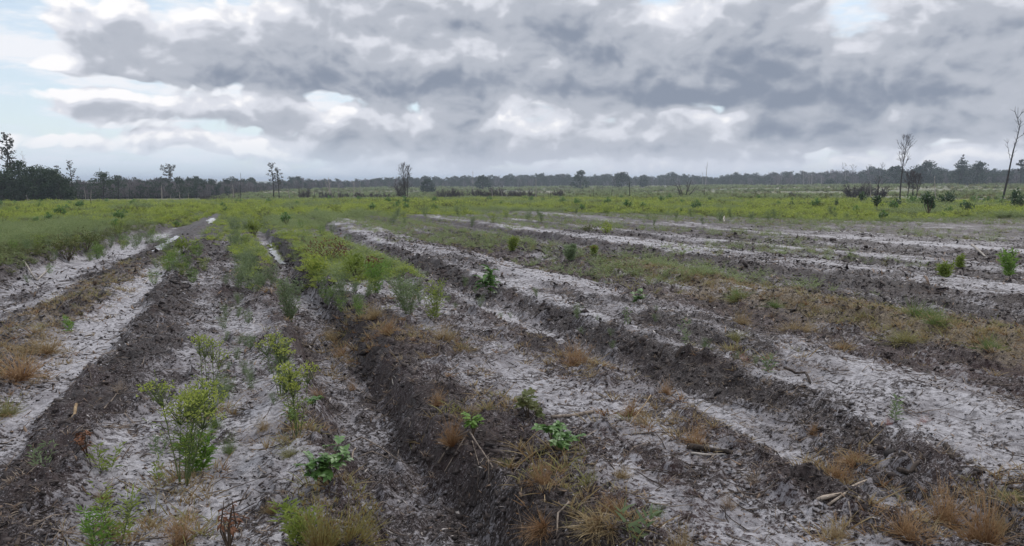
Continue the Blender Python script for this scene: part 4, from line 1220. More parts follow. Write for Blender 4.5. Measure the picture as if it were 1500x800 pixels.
# meadow beyond the field: tussocks and low scrub, one mass
mx_, my_ = wedge(26000, 130, 560, rs, a0=-2, a1=57, power=.7)
mr, ma = np.hypot(mx_, my_), np.degrees(np.arctan2(mx_, my_))
lim = np.interp(ma, [math.degrees(azel(q[0], 264)[0]) for q in WOOD], [q[1] for q in WOOD])
pn = perlin(mx_ * .02, my_ * .02, 97) + .5 * perlin(mx_ * .06, my_ * .06, 98)
k = (mr < lim) & (mr > np.interp(ma, [-20, 20, 30, 40, 57], [158, 148, 138, 118, 93])) & (rs.rand(len(mx_)) < .55 + pn)
mx_, my_, mr, pn = mx_[k], my_[k], mr[k], pn[k]
mz = ground_z(mx_, my_, False)
tus = [tuft_mesh('meadow_grass', M_GRTAN, 40, .8, .8, .9, .6, .07, 101), fern_mesh('meadow_scrub', M_FERN2, 102, .9, 10, .30), fern_mesh('meadow_scrub', M_OLIVE, 103, .9, 12, .30)]
kk = np.where(rs.rand(len(mx_)) < .45 + pn * .6, 1, 0); kk = np.where(rs.rand(len(mx_)) < .22, 2, kk)
for i, nm in enumerate(['meadow_grass', 'undergrowth', 'undergrowth']):
    q = kk == i
    scatter(nm, tus[i], np.stack([mx_[q], my_[q], mz[q]], 1), rs.uniform(.5, 1.3, q.sum()) * np.interp(mr[q], [130, 560], [.8, 1.7]), 110 + i)

# ------------------------------------------------------------------ near plants, one by one
def scale_at(px, py):
    x, y, z = at(px, py)
    return x, y, z, math.sqrt(x * x + y * y + (EYE - z) ** 2) / F_PX      # metres per pixel there

TUFT = {}
M_BIGT = leaf_mat('seeding_grass', (.20, .19, .055), (.40, .33, .14), root=(.20, .10, .035), trans=.3)
for k, (mt, nb, ld, dr, hd) in {'rust': (M_RUST, 420, 1.0, 1.2, .12), 'straw': (M_STRAW, 420, 1.1, 1.3, .15), 'green': (M_GREENG, 360, .8, .9, 0), 'tan': (M_GRTAN, 420, 1.0, 1.2, .1),
                                'pale': (M_PALE, 300, 1.5, 1.5, .15), 'pink': (M_PINKG, 110, 1.1, 1.0, .1), 'big': (M_BIGT, 800, .55, .9, .5)}.items():
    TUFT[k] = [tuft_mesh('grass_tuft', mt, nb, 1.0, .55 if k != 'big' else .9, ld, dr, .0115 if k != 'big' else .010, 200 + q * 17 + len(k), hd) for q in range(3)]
TUFTS = [  # px, py of the foot, width px, height px, kind, label
    (492, 812, 110, 88, 'big', 'largest tuft, dense straw green grass with seed heads beside bright ferny weed'),
    (262, 796, 62, 60, 'rust', 'brown tuft of dry grass below the dead brown weed left of the big tuft'),
    (664, 712, 44, 58, 'rust', 'upright orange brown tuft crossed by a pale curved root in the furrow'),
    (795, 728, 46, 54, 'rust', 'round orange tuft on the brink of the dark furrow bank'),
    (790, 690, 42, 26, 'straw', 'flat straw tuft just above the round orange tuft'),
    (800, 784, 34, 34, 'rust', 'uprooted orange tuft lying splayed on its side on the dark bank'),
    (395, 752, 28, 26, 'straw', 'small straw tuft left of the largest tuft'),
    (425, 672, 46, 26, 'tan', 'low straw green tuft on grey sand under the yellow flowered weed'),
    (336, 664, 26, 36, 'green', 'upright dark green grass tuft right of the bright yellow green weed'),
    (318, 625, 28, 32, 'green', 'green grass tuft at the foot of the thin two stemmed weed'),
    (314, 634, 20, 16, 'green', 'small blue green grass tuft just below the thin weed'),
    (388, 632, 24, 24, 'straw', 'small brownish tuft on sand left of the yellow flowered weed'),
    (149, 734, 28, 18, 'rust', 'small flat brown tuft on the sand above the lower left leafy weed'),
    (175, 576, 26, 22, 'pale', 'pale brown wispy tuft on the sand beside the dark churned strip'),
    (740, 682, 32, 28, 'tan', 'small green straw tuft at the top of the dark furrow bank'),
    (860, 722, 32, 30, 'tan', 'green straw tuft right of the round orange tuft'),
    (838, 762, 24, 28, 'straw', 'narrow straw tuft beside the thin curved grey root'),
    (884, 792, 40, 34, 'straw', 'olive straw tuft at the bottom edge right of the uprooted tuft'),
    (900, 760, 40, 32, 'rust', 'loose rusty tuft above the olive straw tuft at the bottom'),
    (914, 702, 44, 30, 'straw', 'wide pale straw tuft left of the dark log'),
    (926, 612, 52, 36, 'rust', 'orange brown tuft against the ridge beside a thin leaning stem'),
    (1018, 652, 44, 42, 'rust', 'spiky rust tuft at the end of the dark log'),
    (1068, 740, 36, 34, 'pale', 'pale pinkish dead tuft on grey sand below the dark log'),
    (1002, 804, 64, 44, 'straw', 'broad golden straw tuft at the bottom edge below the white twigs'),
    (962, 754, 34, 24, 'green', 'bright green cushion of grass with long dark blades beside white twigs'),
    (1230, 706, 58, 40, 'rust', 'wide orange tuft just above the pale split log'),
    (1252, 684, 50, 24, 'rust', 'reddish flat tuft against the dark bank above the pale split log'),
    (1228, 788, 36, 32, 'straw', 'straw and rust tuft below the pale split log'),
    (1330, 790, 66, 50, 'rust', 'brown wiry tuft left of the tall orange grass at the lower right'),
    (1425, 800, 84, 96, 'rust', 'tall orange brown grass clump at the lower right'),
    (1385, 770, 60, 60, 'rust', 'brown grass clump leaning on the left of the tall orange clump'),
    (1470, 790, 44, 44, 'straw', 'straw grass clump at the right of the tall orange clump'),
    (1490, 712, 50, 20, 'tan', 'olive grass patch at the right border above the tall orange clump'),
    (1104, 712, 34, 28, 'pale', 'thin dead tuft below the lumpy pale clods'),
    (1190, 640, 26, 20, 'rust', 'small dark rusty tuft at the foot of the dark bank'),
    (1305, 618, 22, 20, 'pink', 'small reddish tuft on the white sand track'),
    (1353, 616, 20, 18, 'pink', 'reddish tuft on the white sand right of the small pine like seedling'),
    (500, 524, 40, 32, 'rust', 'orange tuft at the left lip of the central furrow'),
    (514, 574, 26, 22, 'rust', 'small orange tuft hanging in the left side of the central furrow'),
    (464, 586, 24, 20, 'rust', 'small rust tuft right of the yellow flowered weed'),
    (485, 500, 46, 34, 'straw', 'brown straw tuft on the left lip further up the central furrow'),
    (572, 494, 46, 34, 'rust', 'straw orange tuft on the right lip of the central furrow'),
    (552, 470, 40, 28, 'straw', 'straw tuft behind the orange one on the right lip'),
    (640, 594, 40, 32, 'rust', 'thin rust tuft clinging to the dark furrow bank'),
    (700, 605, 38, 22, 'pale', 'faded low tuft behind the oak sprout on the plateau'),
    (845, 536, 52, 42, 'rust', 'rust coloured grass patch on the low ridge beside grey sand'),
    (975, 585, 26, 28, 'rust', 'thin rust grass at the foot of the dark sand bank'),
    (650, 500, 40, 30, 'straw', 'straw tuft by the dark upright twig on the plateau'),
    (1083, 480, 36, 28, 'straw', 'orange straw tuft below the bright green grass clump'),
    (1078, 502, 40, 22, 'tan', 'low olive tuft on the sand track edge'),
    (1092, 528, 34, 26, 'pink', 'pinkish wispy grass patch on the white sand track'),
    (1165, 486, 58, 26, 'straw', 'straw patch right of the dark branch'),
    (1240, 515, 40, 24, 'straw', 'straw tuft above the left end of the bright sand streak'),
    (1320, 505, 66, 28, 'tan', 'olive straw patch under the long grass strip'),
    (1085, 442, 44, 24, 'green', 'bright green grass clump in the long tan strip'),
    (1130, 442, 40, 20, 'green', 'second bright green clump in the long tan strip'),
    (1350, 470, 60, 26, 'green', 'bright green clump in the middle of the long tan strip'),
    (1375, 484, 40, 22, 'green', 'yellow green clump below the middle of the long tan strip'),
    (1442, 520, 46, 32, 'green', 'dark green grass clump below the long tan strip at the right'),
    (1085, 436, 60, 24, 'tan', 'tan tuft at the left end of the long tan strip'),
    (10, 612, 44, 34, 'tan', 'green straw tuft at the left border below the orange strip'),
    (20, 560, 80, 44, 'rust', 'orange brown grass clump at the left border in the orange strip'),
    (60, 520, 60, 30, 'straw', 'straw clump in the orange strip near its sandy edge'),
]
random.seed(99)
for i, (px, py, wd, ht, kind, lab) in enumerate(TUFTS):
    x, y, z, mpp = scale_at(px, min(py, 830))
    me = TUFT[kind][i % 3]
    H_ = ht * mpp * (1.05 if kind == 'big' else 1.1)
    if kind == 'big': W_ = wd * mpp * .6
    else: W_ = wd * mpp * .72
    rot = (0, 0, random.uniform(0, 6.28))
    if 'uprooted' in lab: rot = (0.15, R(-72), .3)
    W2 = W_ * random.uniform(.7, 1.1)
    rot = (random.uniform(-.12, .12), random.uniform(-.12, .12), rot[2]) if 'uprooted' not in lab else rot
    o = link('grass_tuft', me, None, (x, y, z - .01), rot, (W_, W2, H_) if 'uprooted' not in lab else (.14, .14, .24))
    tag(o, lab, 'grass tuft')

# tall weeds with stems, narrow leaves and flat flower heads
def plant_weed(px, py, top, label, seed, stems, lean, leafy, florets, leafm, wide=1.0, leaf_l=.05, clear=.25, group=None, scl_h=1.06, name='tall_weed', flm=None):
    x, y, z, mpp = scale_at(px, py)
    h = (py - top) * mpp * scl_h
    S_, L_, F_ = weed_parts(seed, h, stems, lean, leafy, florets, leaf_l, clear, wide)
    e = link(name, None, None, (x, y, z))
    tag(e, label, 'weed', group)
    link('stem', S_.mesh('stem', M_STEM), e)
    link('leaves', L_.mesh('leaves', leafm), e)['kind'] = 'stuff'
    if len(F_.f): link('flower_heads', F_.mesh('flower_heads', flm or M_FLOWER), e)['kind'] = 'stuff'
    return e
plant_weed(268, 712, 574, 'large dense yellow green weed with flat flower tops on the left sand', 1, 8, .40, 95, 70, M_YGREEN, 1.25, .030, .30)
plant_weed(306, 612, 492, 'thin two stemmed weed with pale flower tops behind the dense yellow green one', 2, 4, .22, 40, 40, M_YGREEN, .9, .03, .35)
plant_weed(434, 642, 536, 'yellow flowered weed on bare stalks at the left of the central furrow', 3, 6, .20, 70, 50, M_YGREEN, .95, .034, .18)
plant_weed(412, 580, 494, 'pale green weed with a yellow top just behind the yellow flowered weed', 4, 7, .30, 90, 40, M_FENNEL, 1.1, .034, .2)
plant_weed(425, 472, 412, 'bushy blue green weed standing alone left of the furrow head', 5, 9, .25, 130, 0, M_FENNEL, 1.0, .05, .05)
plant_weed(598, 462, 396, 'broad feathery blue green weed right of the furrow, largest of the row', 6, 14, .6, 80, 0, M_FENNEL, 1.5, .045, .05)
plant_weed(552, 432, 384, 'bright green feathery weed beside the broad feathery one', 7, 9, .4, 120, 0, M_BGREEN, 1.1, .05, .05)
plant_weed(636, 470, 412, 'olive feathery weed at the right end of the green row by the furrow', 8, 8, .4, 90, 0, M_YGREEN, 1.1, .05, .05)
plant_weed(172, 800, 722, 'yellow green leafy weed with several shoots at the lower left', 9, 6, .45, 110, 0, M_YGREEN, 1.1, .038, .15)
plant_weed(150, 812, 752, 'lower bright green shoot beside the leafy weed at the lower left', 10, 5, .45, 110, 0, M_BGREEN, 1.0, .038, .1)
plant_weed(440, 800, 738, 'bright green ferny weed leaning on the largest straw tuft', 11, 9, .5, 170, 0, M_YGREEN, 1.2, .042, .05)
plant_weed(290, 692, 640, 'vivid light green shoot at the right foot of the dense yellow green weed', 12, 6, .35, 190, 0, M_BGREEN, 1.0, .055, .05)
plant_weed(1008, 512, 462, 'thin blue green seedling on the edge of the white sand track', 13, 2, .1, 60, 0, M_FENNEL, .7, .05, .1)
plant_weed(1128, 545, 516, 'small green pine like seedling with a mat of leaves on the white sand', 14, 3, .3, 90, 0, M_FENNEL, .8, .05, .1)
plant_weed(1308, 612, 578, 'small pine like seedling upright on the white sand track at the right', 15, 2, .1, 110, 0, M_FENNEL, .8, .05, .05)
plant_weed(918, 480, 452, 'little dark seedling on the pale sand left of the blue green one', 16, 2, .2, 60, 0, M_FENNEL, .7, .05, .05)
plant_weed(930, 790, 742, 'grey green thin bladed shoot beside the bright green cushion', 17, 3, .5, 40, 0, M_FENNEL, .8, .08, .05)
plant_weed(235, 672, 640, 'small green weed at the left foot of the dense yellow green weed', 18, 3, .3, 90, 0, M_FENNEL, .9, .04, .1)
plant_weed(236, 700, 668, 'pale green low weed below the small green weed', 19, 3, .4, 80, 0, M_YGREEN, .9, .04, .1)
plant_weed(155, 692, 655, 'pale olive low weed on the sand beside the dark strip', 20, 5, .6, 80, 0, M_YGREEN, 1.2, .045, .05)
plant_weed(55, 690, 655, 'faint grey green weed on the dark strip at the left', 21, 5, .7, 50, 0, M_FENNEL, 1.3, .045, .05)
plant_weed(100, 486, 466, 'small bright green sprout in the orange strip', 22, 2, .2, 140, 0, M_BGREEN, .8, .06, .05)
plant_weed(1384, 408, 388, 'lone olive bushy weed on the ploughed rows at the right', 23, 7, .4, 120, 0, M_YGREEN, 1.0, .09, .05)
plant_weed(1405, 392, 374, 'yellow green upright weed on the ploughed rows at the right', 24, 5, .3, 120, 0, M_YGREEN, .9, .09, .05)
plant_weed(1480, 405, 372, 'bright yellow green weed at the right border of the ploughed rows', 25, 5, .25, 120, 0, M_BGREEN, .9, .09, .05)
plant_weed(835, 382, 358, 'grey green bushy weed beside a small orange topped one on the dark rows', 26, 9, .4, 120, 0, M_FENNEL, 1.1, .09, .05)
plant_weed(870, 376, 362, 'small round yellow weed with an orange top on the dark rows', 27, 9, .5, 140, 24, M_YGREEN, 1.2, .07, .05, flm=M_RUST)
plant_weed(750, 366, 345, 'green bushy weed among the dark rows below the upper sand track', 28, 9, .4, 120, 0, M_YGREEN, 1.1, .09, .05)

# the row of feathery weeds on both sides of the furrow, and seedlings on the sand
protoW = []
for sd, mt, fl in [(40, M_FENNEL, 0), (41, M_FENNEL, 0), (42, M_YGREEN, 8), (43, M_BGREEN, 0)]:
    S_, L_, F_ = weed_parts(sd, .55, 7, .55, 75, fl, .05, .05, 1.5)
    protoW.append((S_.mesh('stem', M_STEM), L_.mesh('leaves', mt), F_.mesh('flower_head', M_FLOWER) if fl else None))
def copy_weed(px, py, hp, k, label, group, name='feathery_weed'):
    x, y, z, mpp = scale_at(px, py)
    e = link(name, None, None, (x, y, z), (0, 0, random.uniform(0, 6.28)), hp * mpp / .53)
    tag(e, label, 'weed', group)
    st, lf, fl = protoW[k]
    link('stem', st, e); link('leaves', lf, e)['kind'] = 'stuff'
    if fl: link('flower_heads', fl, e)['kind'] = 'stuff'
ORD = ['nearest', 'second nearest', 'third nearest', 'fourth nearest', 'fifth nearest', 'sixth nearest', 'seventh nearest', 'eighth nearest', 'ninth nearest', 'tenth nearest'] + [w_ + ' nearest' for w_ in
       'eleventh twelfth thirteenth fourteenth fifteenth sixteenth seventeenth eighteenth nineteenth twentieth twenty-first twenty-second twenty-third twenty-fourth twenty-fifth twenty-sixth twenty-seventh twenty-eighth twenty-ninth thirtieth thirty-first thirty-second thirty-third thirty-fourth'.split()]
random.seed(4)
for i in range(30):
    y_ = random.uniform(334, 432); t = (y_ - 320) / 120
    if 345 < y_ < 388: t *= .4
    copy_weed(345 + 40 * t + random.uniform(-26, 20) * (.3 + t), y_, 14 + 20 * t * random.uniform(.7, 1.2), random.choice((0, 0, 1, 2)), 'feathery weed in the row left of the water filled furrow', 'weeds along the left of the furrow')
for i in range(30):
    y_ = random.uniform(336, 450); t = (y_ - 320) / 120
    px = 428 + 110 * t + random.uniform(-40, 75) * (.3 + t)
    if 440 < px < 545 and 365 < y_ < 425: y_ += 55
    copy_weed(px, y_, 12 + 17 * t * random.uniform(.7, 1.2), random.choice((0, 1, 2, 3, 3)), 'green feathery weed in the bank right of the furrow', 'weeds along the right of the furrow')
for i in range(16):
    y_ = random.uniform(385, 440)
    copy_weed(225 + random.uniform(-10, 85), y_ - 20, random.uniform(14, 26), random.choice((0, 2, 3)), 'small green weed where the orange strip meets the sandy path', 'weeds at the far end of the orange strip')
for i in range(26):
    y_ = random.uniform(400, 600); t = (y_ - 400) / 200
    copy_weed(352 + 8 * t + random.gauss(0, 12 + 16 * t), y_, random.uniform(14, 24) * (.8 + .5 * t), random.choice((0, 0, 1)), 'tiny dark green seedling on the pale sand strip', 'seedlings on the pale sand strip', 'seedling')
for i in range(34):
    px = random.uniform(540, 1240); y_ = random.uniform(312, 330)
    copy_weed(px, y_ , random.uniform(10, 20), random.choice((0, 0, 1, 2)), 'grey green weed at the near edge of the green field', 'weeds at the near edge of the green field')
for i in range(30):
    px = random.uniform(20, 230); y_ = 382 - (px - 20) * .16 + random.uniform(-14, 12)
    copy_weed(px, y_, random.uniform(12, 24), random.choice((0, 1, 2, 3)), 'green weed on the overgrown bank above the wet channel', 'weeds on the left bank')
for i in range(22):
    px = random.uniform(640, 1120); y_ = 430 + (px - 640) * .16 + random.uniform(-18, 30)
    copy_weed(px, y_, random.uniform(9, 18), random.choice((0, 0, 1)), 'thin upright seedling on the broad pale sand track', 'seedlings on the sand track', 'seedling')

by_group = {}
for o in COL.objects:
    if o.get('group') and o.get('category') == 'weed': by_group.setdefault(o['group'], []).append(o)
for os_ in by_group.values():
    for i, o in enumerate(sorted(os_, key=lambda q: q.location.x ** 2 + q.location.y ** 2)):
        o['label'] = ORD[i] + ' ' + o['label']

# broad leaved sprouts: every leaf is a piece of its own
leaf_mesh = {}
def one_leaf(mat, lobed):
    key = (mat.name, lobed)
    if key not in leaf_mesh:
        m_ = MB()
        if lobed:
            m_.leaf((0, 0, 0), (1, 0, 0), (0, 0, 1), 1.0, .5, .3, .12, .25)
            for t, s in ((.35, 1), (.35, -1), (.62, 1), (.62, -1)):
                m_.leaf((t, 0, .01), (.6, .8 * s, 0), (0, 0, 1), .42, .26, .3 + .1 * t, .1, .1)
        else:
            m_.leaf((0, 0, 0), (1, 0, 0), (0, 0, 1), 1.0, .42, .3, .2, .35)
        leaf_mesh[key] = m_.mesh('leaf', mat, True)
    return leaf_mesh[key]
def sprout(px, py, top, wpx, label, n, mat, lobed, seed, upright=.5, leafsize=.085, stemm=None):
    random.seed(seed)
    x, y, z, mpp = scale_at(px, py)
    h, rad = (py - top) * mpp, wpx * mpp * .5
    e = link('leafy_sprout', None, None, (x, y, z))
    tag(e, label, 'plant')
    S_ = MB()
    tips = []
    for i in range(max(3, n // 7)):
        a = random.uniform(0, 6.283); q = random.uniform(.15, .85)
        tip = Vector((math.cos(a) * rad * q, math.sin(a) * rad * q, h * random.uniform(.45, .95) * (1.15 - .4 * q)))
        mid = tip * .5 + rv(.1 * h)
        S_.tube([(0, 0, -.02), mid, tip], [.005, .004, .002], 4, random.random(), False)
        tips.append((mid, tip))
    link('stem', S_.mesh('stem', stemm or M_BSTEM), e)
    lm = one_leaf(mat, lobed)
    for i in range(n):
        mid, tip = tips[i % len(tips)]
        p = Vector((0, 0, 0)).lerp(mid, 1).lerp(tip, random.random())
        a = random.uniform(0, 6.283); u_ = random.uniform(-.25, upright)
        o = link('leaf', lm, e, p, (random.uniform(-.5, .5), -u_, a), leafsize * random.uniform(.6, 1.2))
sprout(480, 718, 652, 78, 'oak sprout with broad lobed leaves above the largest straw tuft', 46, M_OAK, True, 1, .5, .085)
sprout(812, 670, 618, 76, 'oak sprout with spreading lobed leaves in the middle of the plateau', 40, M_OAK, True, 2, .5, .085)
sprout(692, 640, 606, 34, 'small bright green sprout on top of the dark furrow bank', 24, M_BGREEN, True, 3, .5, .065)
sprout(774, 614, 568, 66, 'dull olive sprout behind the middle oak sprout', 40, M_OLIVE, True, 4, .6, .085)
sprout(718, 436, 394, 30, 'upright glossy dark green plant on the churned ridge', 44, M_OAK, False, 5, 1.1, .20)
sprout(130, 686, 642, 40, 'dead weed with curled rusty leaves on the sand left of the flowering weeds', 34, M_RUSTLEAF, True, 6, .1, .032)
sprout(335, 800, 725, 60, 'dead rusty frond hanging from a broken stem near the lower left', 60, M_RUSTLEAF, False, 7, -.1, .036)
sprout(120, 660, 640, 30, 'rusty withered leaves beside the tan broken stub', 10, M_RUSTLEAF, True, 8, .4, .06)
sprout(460, 600, 575, 40, 'low dark green leafy plant at the foot of the yellow flowered weed', 24, M_OAK, True, 9, .4, .05)
sprout(430, 626, 590, 34, 'dark green leaves round the stalks of the yellow flowered weed', 22, M_OAK, True, 10, .6, .05)
sprout(940, 450, 428, 40, 'dark green low plant left of the long tan strip', 26, M_OAK, True, 11, .5, .10)

# bushes standing in the field
def field_bush(px, py, top, wpx, label, mat, seed, n=260, leaf=.16, name='leafy_shrub'):
    x, y, z = at(px, py)
    dist = math.hypot(x, y); mpp = dist / F_PX
    h, rad = (py - top) * mpp * 1.1, wpx * mpp * .5
    S_, L_ = shrub_builders(seed, h, rad, n, leaf * max(.5, h), .5)
    e = link(name, None, None, (x, y, z))
    tag(e, label, 'shrub')
    link('stem', S_.mesh('stem', M_BSTEM), e); link('foliage', L_.mesh('foliage', mat), e)['kind'] = 'stuff'
field_bush(1388, 304, 288, 27, 'largest round dark green shrub on the right side of the field', M_GLOSS, 1, 420)
field_bush(1360, 316, 290, 14, 'tall thin stemmed dark shrub left of the largest round one', M_GLOSS, 2, 200)
field_bush(1354, 302, 286, 20, 'dark shrub just behind the tall thin stemmed one', M_GLOSS, 3, 200)
field_bush(1418, 313, 300, 18, 'low dark shrub in front of the largest round one', M_GLOSS, 4, 200)
field_bush(1466, 304, 293, 22, 'green shrub left of the two dark ones at the right border', M_OAK, 5, 200)
field_bush(1484, 306, 285, 16, 'upright dark shrub near the right border', M_GLOSS, 6, 200)
field_bush(1497, 307, 291, 20, 'dark shrub cut by the right border', M_GLOSS, 7, 200)
field_bush(1312, 308, 292, 20, 'dark green shrub below the tall slender leafless tree', M_GLOSS, 8, 200)
field_bush(1284, 309, 290, 16, 'dark upright shrub in the green field left of the tall leafless tree', M_GLOSS, 9, 200)
field_bush(1262, 300, 285, 16, 'dark shrub at the far edge below the twisted scrub tree', M_GLOSS, 10, 180)
field_bush(1160, 306, 296, 9, 'thin dark sapling left one of a pair in the green field', M_GLOSS, 11, 90)
field_bush(1174, 305, 295, 8, 'thin dark sapling right one of a pair in the green field', M_GLOSS, 12, 90)
field_bush(1041, 298, 288, 8, 'lone thin dark sapling in the middle of the green field', M_GLOSS, 13, 90)
field_bush(1224, 306, 294, 10, 'dark sapling between the pair and the upright shrub', M_GLOSS, 14, 90)
field_bush(1338, 304, 290, 26, 'wide green shrub before the purplish trees', M_OAK, 15, 240)
field_bush(1430, 302, 290, 18, 'mid green shrub behind the low dark one', M_OAK, 16, 180)
field_bush(482, 384, 356, 70, 'rusty red brown dead bracken beside the yellow green shrub', M_RUSTLEAF, 17, 420, .10, 'dead_bracken')
field_bush(520, 408, 376, 56, 'bright yellow green shrub in front of the rusty bracken', M_YGREEN, 18, 520, .12)
field_bush(466, 404, 378, 44, 'olive green shrub left of the bright yellow green one', M_FERN, 19, 480, .12)
field_bush(545, 402, 378, 34, 'small reddish shrub right of the bright yellow green one', M_RUSTLEAF, 20, 200, .12)
field_bush(372, 346, 326, 22, 'round yellow green bush beside the water in the furrow', M_YGREEN, 21, 320, .14)
field_bush(268, 372, 352, 34, 'rounded yellow green bush right of the left puddles', M_YGREEN, 22, 320, .14)
field_bush(862, 340, 330, 24, 'low dark olive shrub beside a greener one above the sand track', M_OLIVE, 23, 240, .14)
field_bush(888, 342, 328, 30, 'green shrub patch on the rows above the sand track', M_FERN, 24, 300, .14)
field_bush(100, 384, 358, 60, 'olive brown shrub on the left bank', M_OLIVE, 25, 420, .12)
field_bush(128, 376, 354, 44, 'darker olive shrub at the edge of the left bank', M_OLIVE, 26, 360, .12)

# ------------------------------------------------------------------ wood lying about
def lying(name, label, cat, pix, rad, mat, sides=6, lift=.3, taper=.7, group=None, raise_=None):
    """pix: pixels along the piece; it rests on the ground there"""
    pts = []
    for i, (px, py) in enumerate(pix):
        x, y, z = at(px, py)
        pts.append(Vector((x, y, z + rad * lift + (raise_[i] if raise_ else 0))))
    base = pts[0].copy()
    n = len(pts)
    fine, rr = [], []
    rg = random.Random(int(pix[0][0]))
    for i in range(n - 1):
        for k in range(3):
            t = k / 3
            fine.append(pts[i].lerp(pts[i + 1], t) - base + Vector((rg.uniform(-1, 1), rg.uniform(-1, 1), rg.uniform(-.3, .6))) * rad * .35)
            rr.append(rad * (1 - (1 - taper) * (i + t) / (n - 1)) * rg.uniform(.85, 1.15))
    fine.append(pts[-1] - base); rr.append(rad * taper)
    m_ = MB(); m_.tube(fine, rr, sides)
    o = link(name, m_.mesh(name, mat, True), None, base)
    tag(o, label, cat, group)
    return o
lying('split_log', 'pale split piece of log lying below the wide orange tuft', 'log', [(1195, 730), (1230, 727), (1268, 721)], .013, M_PALEW, 5, lift=-.1, taper=.5)
lying('split_log', 'narrower pale split piece leaning along the first', 'log', [(1212, 737), (1240, 731), (1264, 724)], .009, M_PALEW, 5, lift=-.1, taper=.4)
lying('branch', 'dark charred log on grey sand at the right of the plateau', 'log', [(1008, 660), (1040, 664), (1073, 668)], .019, M_DARKW, 7)
lying('branch', 'pale peeled stick lying along the dark charred log', 'stick', [(1012, 667), (1040, 669), (1062, 668)], .008, M_GREYW, 5)
lying('branch', 'grey brown stick with a dark broken end above the middle oak sprout', 'stick', [(808, 614), (838, 610), (869, 605)], .013, M_ROOT, 6, taper=1.2)
lying('wood_stub', 'tan broken stub standing out of the dark strip at the left', 'wood', [(107, 622), (109, 613), (113, 607)], .015, M_CHIP, 6, raise_=[0, .02, .05])
lying('branch', 'dark curved branch behind the tan broken stub', 'stick', [(90, 634), (102, 627), (118, 614)], .014, M_DARKW, 6)
lying('root', 'pale curved root across the upright orange tuft in the furrow', 'root', [(642, 715), (668, 712), (688, 702), (722, 702)], .007, M_ROOT, 5, raise_=[0, .02, .03, .01])
lying('root', 'pale thin root slanting up the dark bank above the curved one', 'root', [(692, 697), (702, 686), (708, 676), (718, 668)], .0035, M_ROOT, 4)
lying('root', 'short pale root hanging on the dark furrow bank higher up', 'root', [(577, 590), (574, 575), (580, 562), (579, 548)], .006, M_GREYW, 4)
lying('root', 'long arching thin root right of the upper oak sprout', 'root', [(508, 652), (530, 650), (560, 668), (592, 696)], .0055, M_ROOT, 4, raise_=[0, .05, .04, 0])
lying('root', 'second thin root crossing the long arching one', 'root', [(524, 674), (545, 672), (570, 676)], .005, M_ROOT, 4, raise_=[0, .03, 0])
lying('root', 'third thin root under the long arching one', 'root', [(518, 686), (535, 692), (550, 694)], .0045, M_ROOT, 4)
lying('wood_chip', 'pale splinter standing right of the upper oak sprout', 'wood chip', [(514, 686), (518, 677), (521, 669)], .007, M_PALEW, 4, raise_=[0, .03, .06])
lying('root', 'thin grey root curving down right of the uprooted tuft', 'root', [(833, 752), (818, 765), (815, 788)], .006, M_ROOT, 4, raise_=[.02, .02, 0])
lying('wood_chip', 'white forked twig beside the bright green cushion, upper arm', 'twig', [(946, 771), (956, 764), (965, 757)], .008, M_PALEW, 5)
lying('wood_chip', 'white forked twig beside the bright green cushion, lower arm', 'twig', [(947, 769), (960, 769), (972, 775)], .008, M_PALEW, 5)
lying('wood_chip', 'short white curl of wood right of the white forked twig', 'twig', [(971, 766), (975, 770), (974, 776)], .006, M_GREYW, 4)
lying('branch', 'thin pale stem leaning beside the orange tuft on the ridge', 'stick', [(924, 626), (940, 612), (953, 600)], .006, M_CHIP, 4, raise_=[0, .06, .10])
lying('branch', 'dark upright twig on the plateau by the straw tuft', 'twig', [(641, 522), (648, 508), (656, 490)], .008, M_DARKW, 5, raise_=[0, .04, .06])
lying('branch', 'dark crooked branch standing up by the long tan strip', 'branch', [(1158, 460), (1164, 450), (1178, 436)], .018, M_DARKW, 5, raise_=[0, .08, .10])
lying('branch', 'long pale stick lying on the ploughed rows at the right', 'stick', [(1424, 362), (1435, 370), (1446, 379)], .035, M_GREYW, 5, taper=.6)
lying('branch', 'pale stick lying on the overgrown left bank', 'stick', [(34, 379), (52, 387), (71, 395)], .022, M_GREYW, 5)
lying('branch', 'pale stick reaching from the left bank over the wet channel', 'stick', [(126, 370), (140, 373), (154, 375)], .018, M_GREYW, 5)
lying('bark_slab', 'dark slab of bark standing in the bank at the right', 'bark', [(1319, 654), (1334, 674), (1346, 688)], .018, M_DARKW, 6)
lying('branch', 'pale stick along the dark slab of bark', 'stick', [(1321, 676), (1333, 686), (1343, 697)], .009, M_ROOT, 5)
lying('bark_slab', 'dark chunk of wood on the sand right of the dark slab', 'bark', [(1384, 652), (1390, 660), (1395, 668)], .018, M_DARKW, 6)
lying('branch', 'thin dark stick slanting on the bank left of the dark slab', 'stick', [(1262, 632), (1271, 640), (1280, 648)], .009, M_DARKW, 5, raise_=[.06, .03, 0])
lying('branch', 'short dark stick upright on the sand above the bank', 'stick', [(1255, 644), (1255, 637), (1254, 632)], .012, M_DARKW, 5, raise_=[0, .03, .06])
lying('bark_slab', 'dark flake of bark lying on the bright sand edge', 'bark', [(990, 516), (998, 515), (1007, 513)], .020, M_DARKW, 6)
lying('bark_slab', 'second dark flake of bark on the bright sand edge', 'bark', [(966, 510), (973, 509), (980, 508)], .016, M_DARKW, 6)
lying('branch', 'dark bent twig casting a loop over the white sand', 'twig', [(1150, 548), (1165, 549), (1180, 551), (1187, 560)], .013, M_DARKW, 5, raise_=[.06, .03, .05, 0])
lying('branch', 'black stick on the sand at the lower left corner', 'stick', [(24, 798), (27, 791), (30, 785)], .012, M_DARKW, 5)
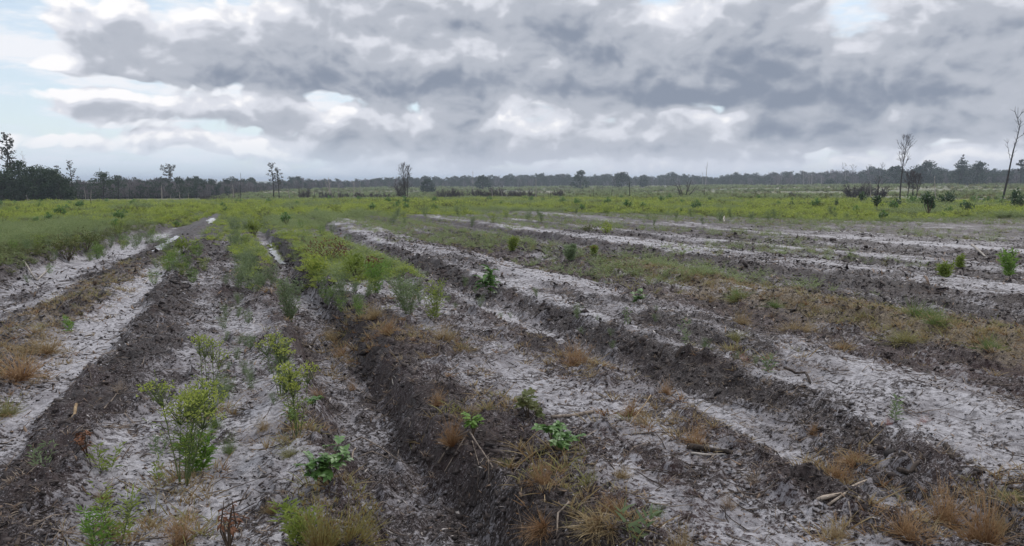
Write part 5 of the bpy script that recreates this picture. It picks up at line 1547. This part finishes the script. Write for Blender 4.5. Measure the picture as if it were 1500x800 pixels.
lying('branch', 'thin dark branch lying across the sand beside the churned strip', 'stick', [(128, 553), (150, 545), (172, 540), (190, 530)], .008, M_DARKW, 4)
lying('branch', 'short dark forked twig at the start of the thin dark branch', 'twig', [(129, 552), (132, 558), (135, 563)], .010, M_DARKW, 4)
lying('branch', 'thin stick across the brown dead frond at the lower left', 'stick', [(320, 756), (345, 744), (362, 738)], .007, M_DARKW, 4, raise_=[.03, .03, .02])
lying('wood_chip', 'white chip of wood near the stalks of the dense weed', 'wood chip', [(239, 724), (242, 730), (243, 738)], .008, M_PALEW, 4)
lying('wood_chip', 'pale chip on the plateau beside the dark upright twig', 'wood chip', [(637, 471), (640, 476), (642, 480)], .010, M_PALEW, 4)
lying('wood_chip', 'pale curled chip left of the dark upright twig', 'wood chip', [(605, 502), (609, 505), (613, 508)], .010, M_PALEW, 4)
lying('branch', 'dark twig lying below the uprooted tuft bank', 'twig', [(745, 732), (770, 731), (800, 733)], .007, M_DARKW, 4)
lying('branch', 'dark stick lying left of the white forked twig', 'stick', [(908, 770), (925, 765), (942, 760)], .008, M_DARKW, 4)
lying('root', 'dark thin root trailing down into the central furrow', 'root', [(524, 576), (535, 588), (552, 593)], .008, M_DARKW, 4)
lying('branch', 'dark stump of wood on the left lip of the furrow', 'stick', [(446, 515), (455, 508), (464, 502)], .020, M_DARKW, 5, raise_=[.0, .03, .06])
lying('wood_chip', 'white upright splinter at the near edge of the green field', 'wood chip', [(1061, 327), (1060, 325), (1061, 322)], .05, M_GREYW, 4, raise_=[0, .1, .2])

# ------------------------------------------------------------------ haze over the far country
def build_haze():
    m_, n, out = new_mat('haze')
    v = n.new('ShaderNodeVolumePrincipled')
    n.put(v.inputs['Color'], (.74, .84, .98)); v.inputs['Density'].default_value = HAZE; n.put(v.inputs['Anisotropy'], .3)
    n.t.links.new(v.outputs[0], out.inputs['Volume'])
    bm = bmesh.new(); bmesh.ops.create_cube(bm, size=1.0)
    me = bpy.data.meshes.new('haze'); bm.to_mesh(me); bm.free(); me.materials.append(m_)
    o = link('haze', me, None, (0, 0, 9.0), (0, 0, 0), (19000, 19000, 34))
    o['kind'] = 'stuff'
HAZE = 0.00036
build_haze()
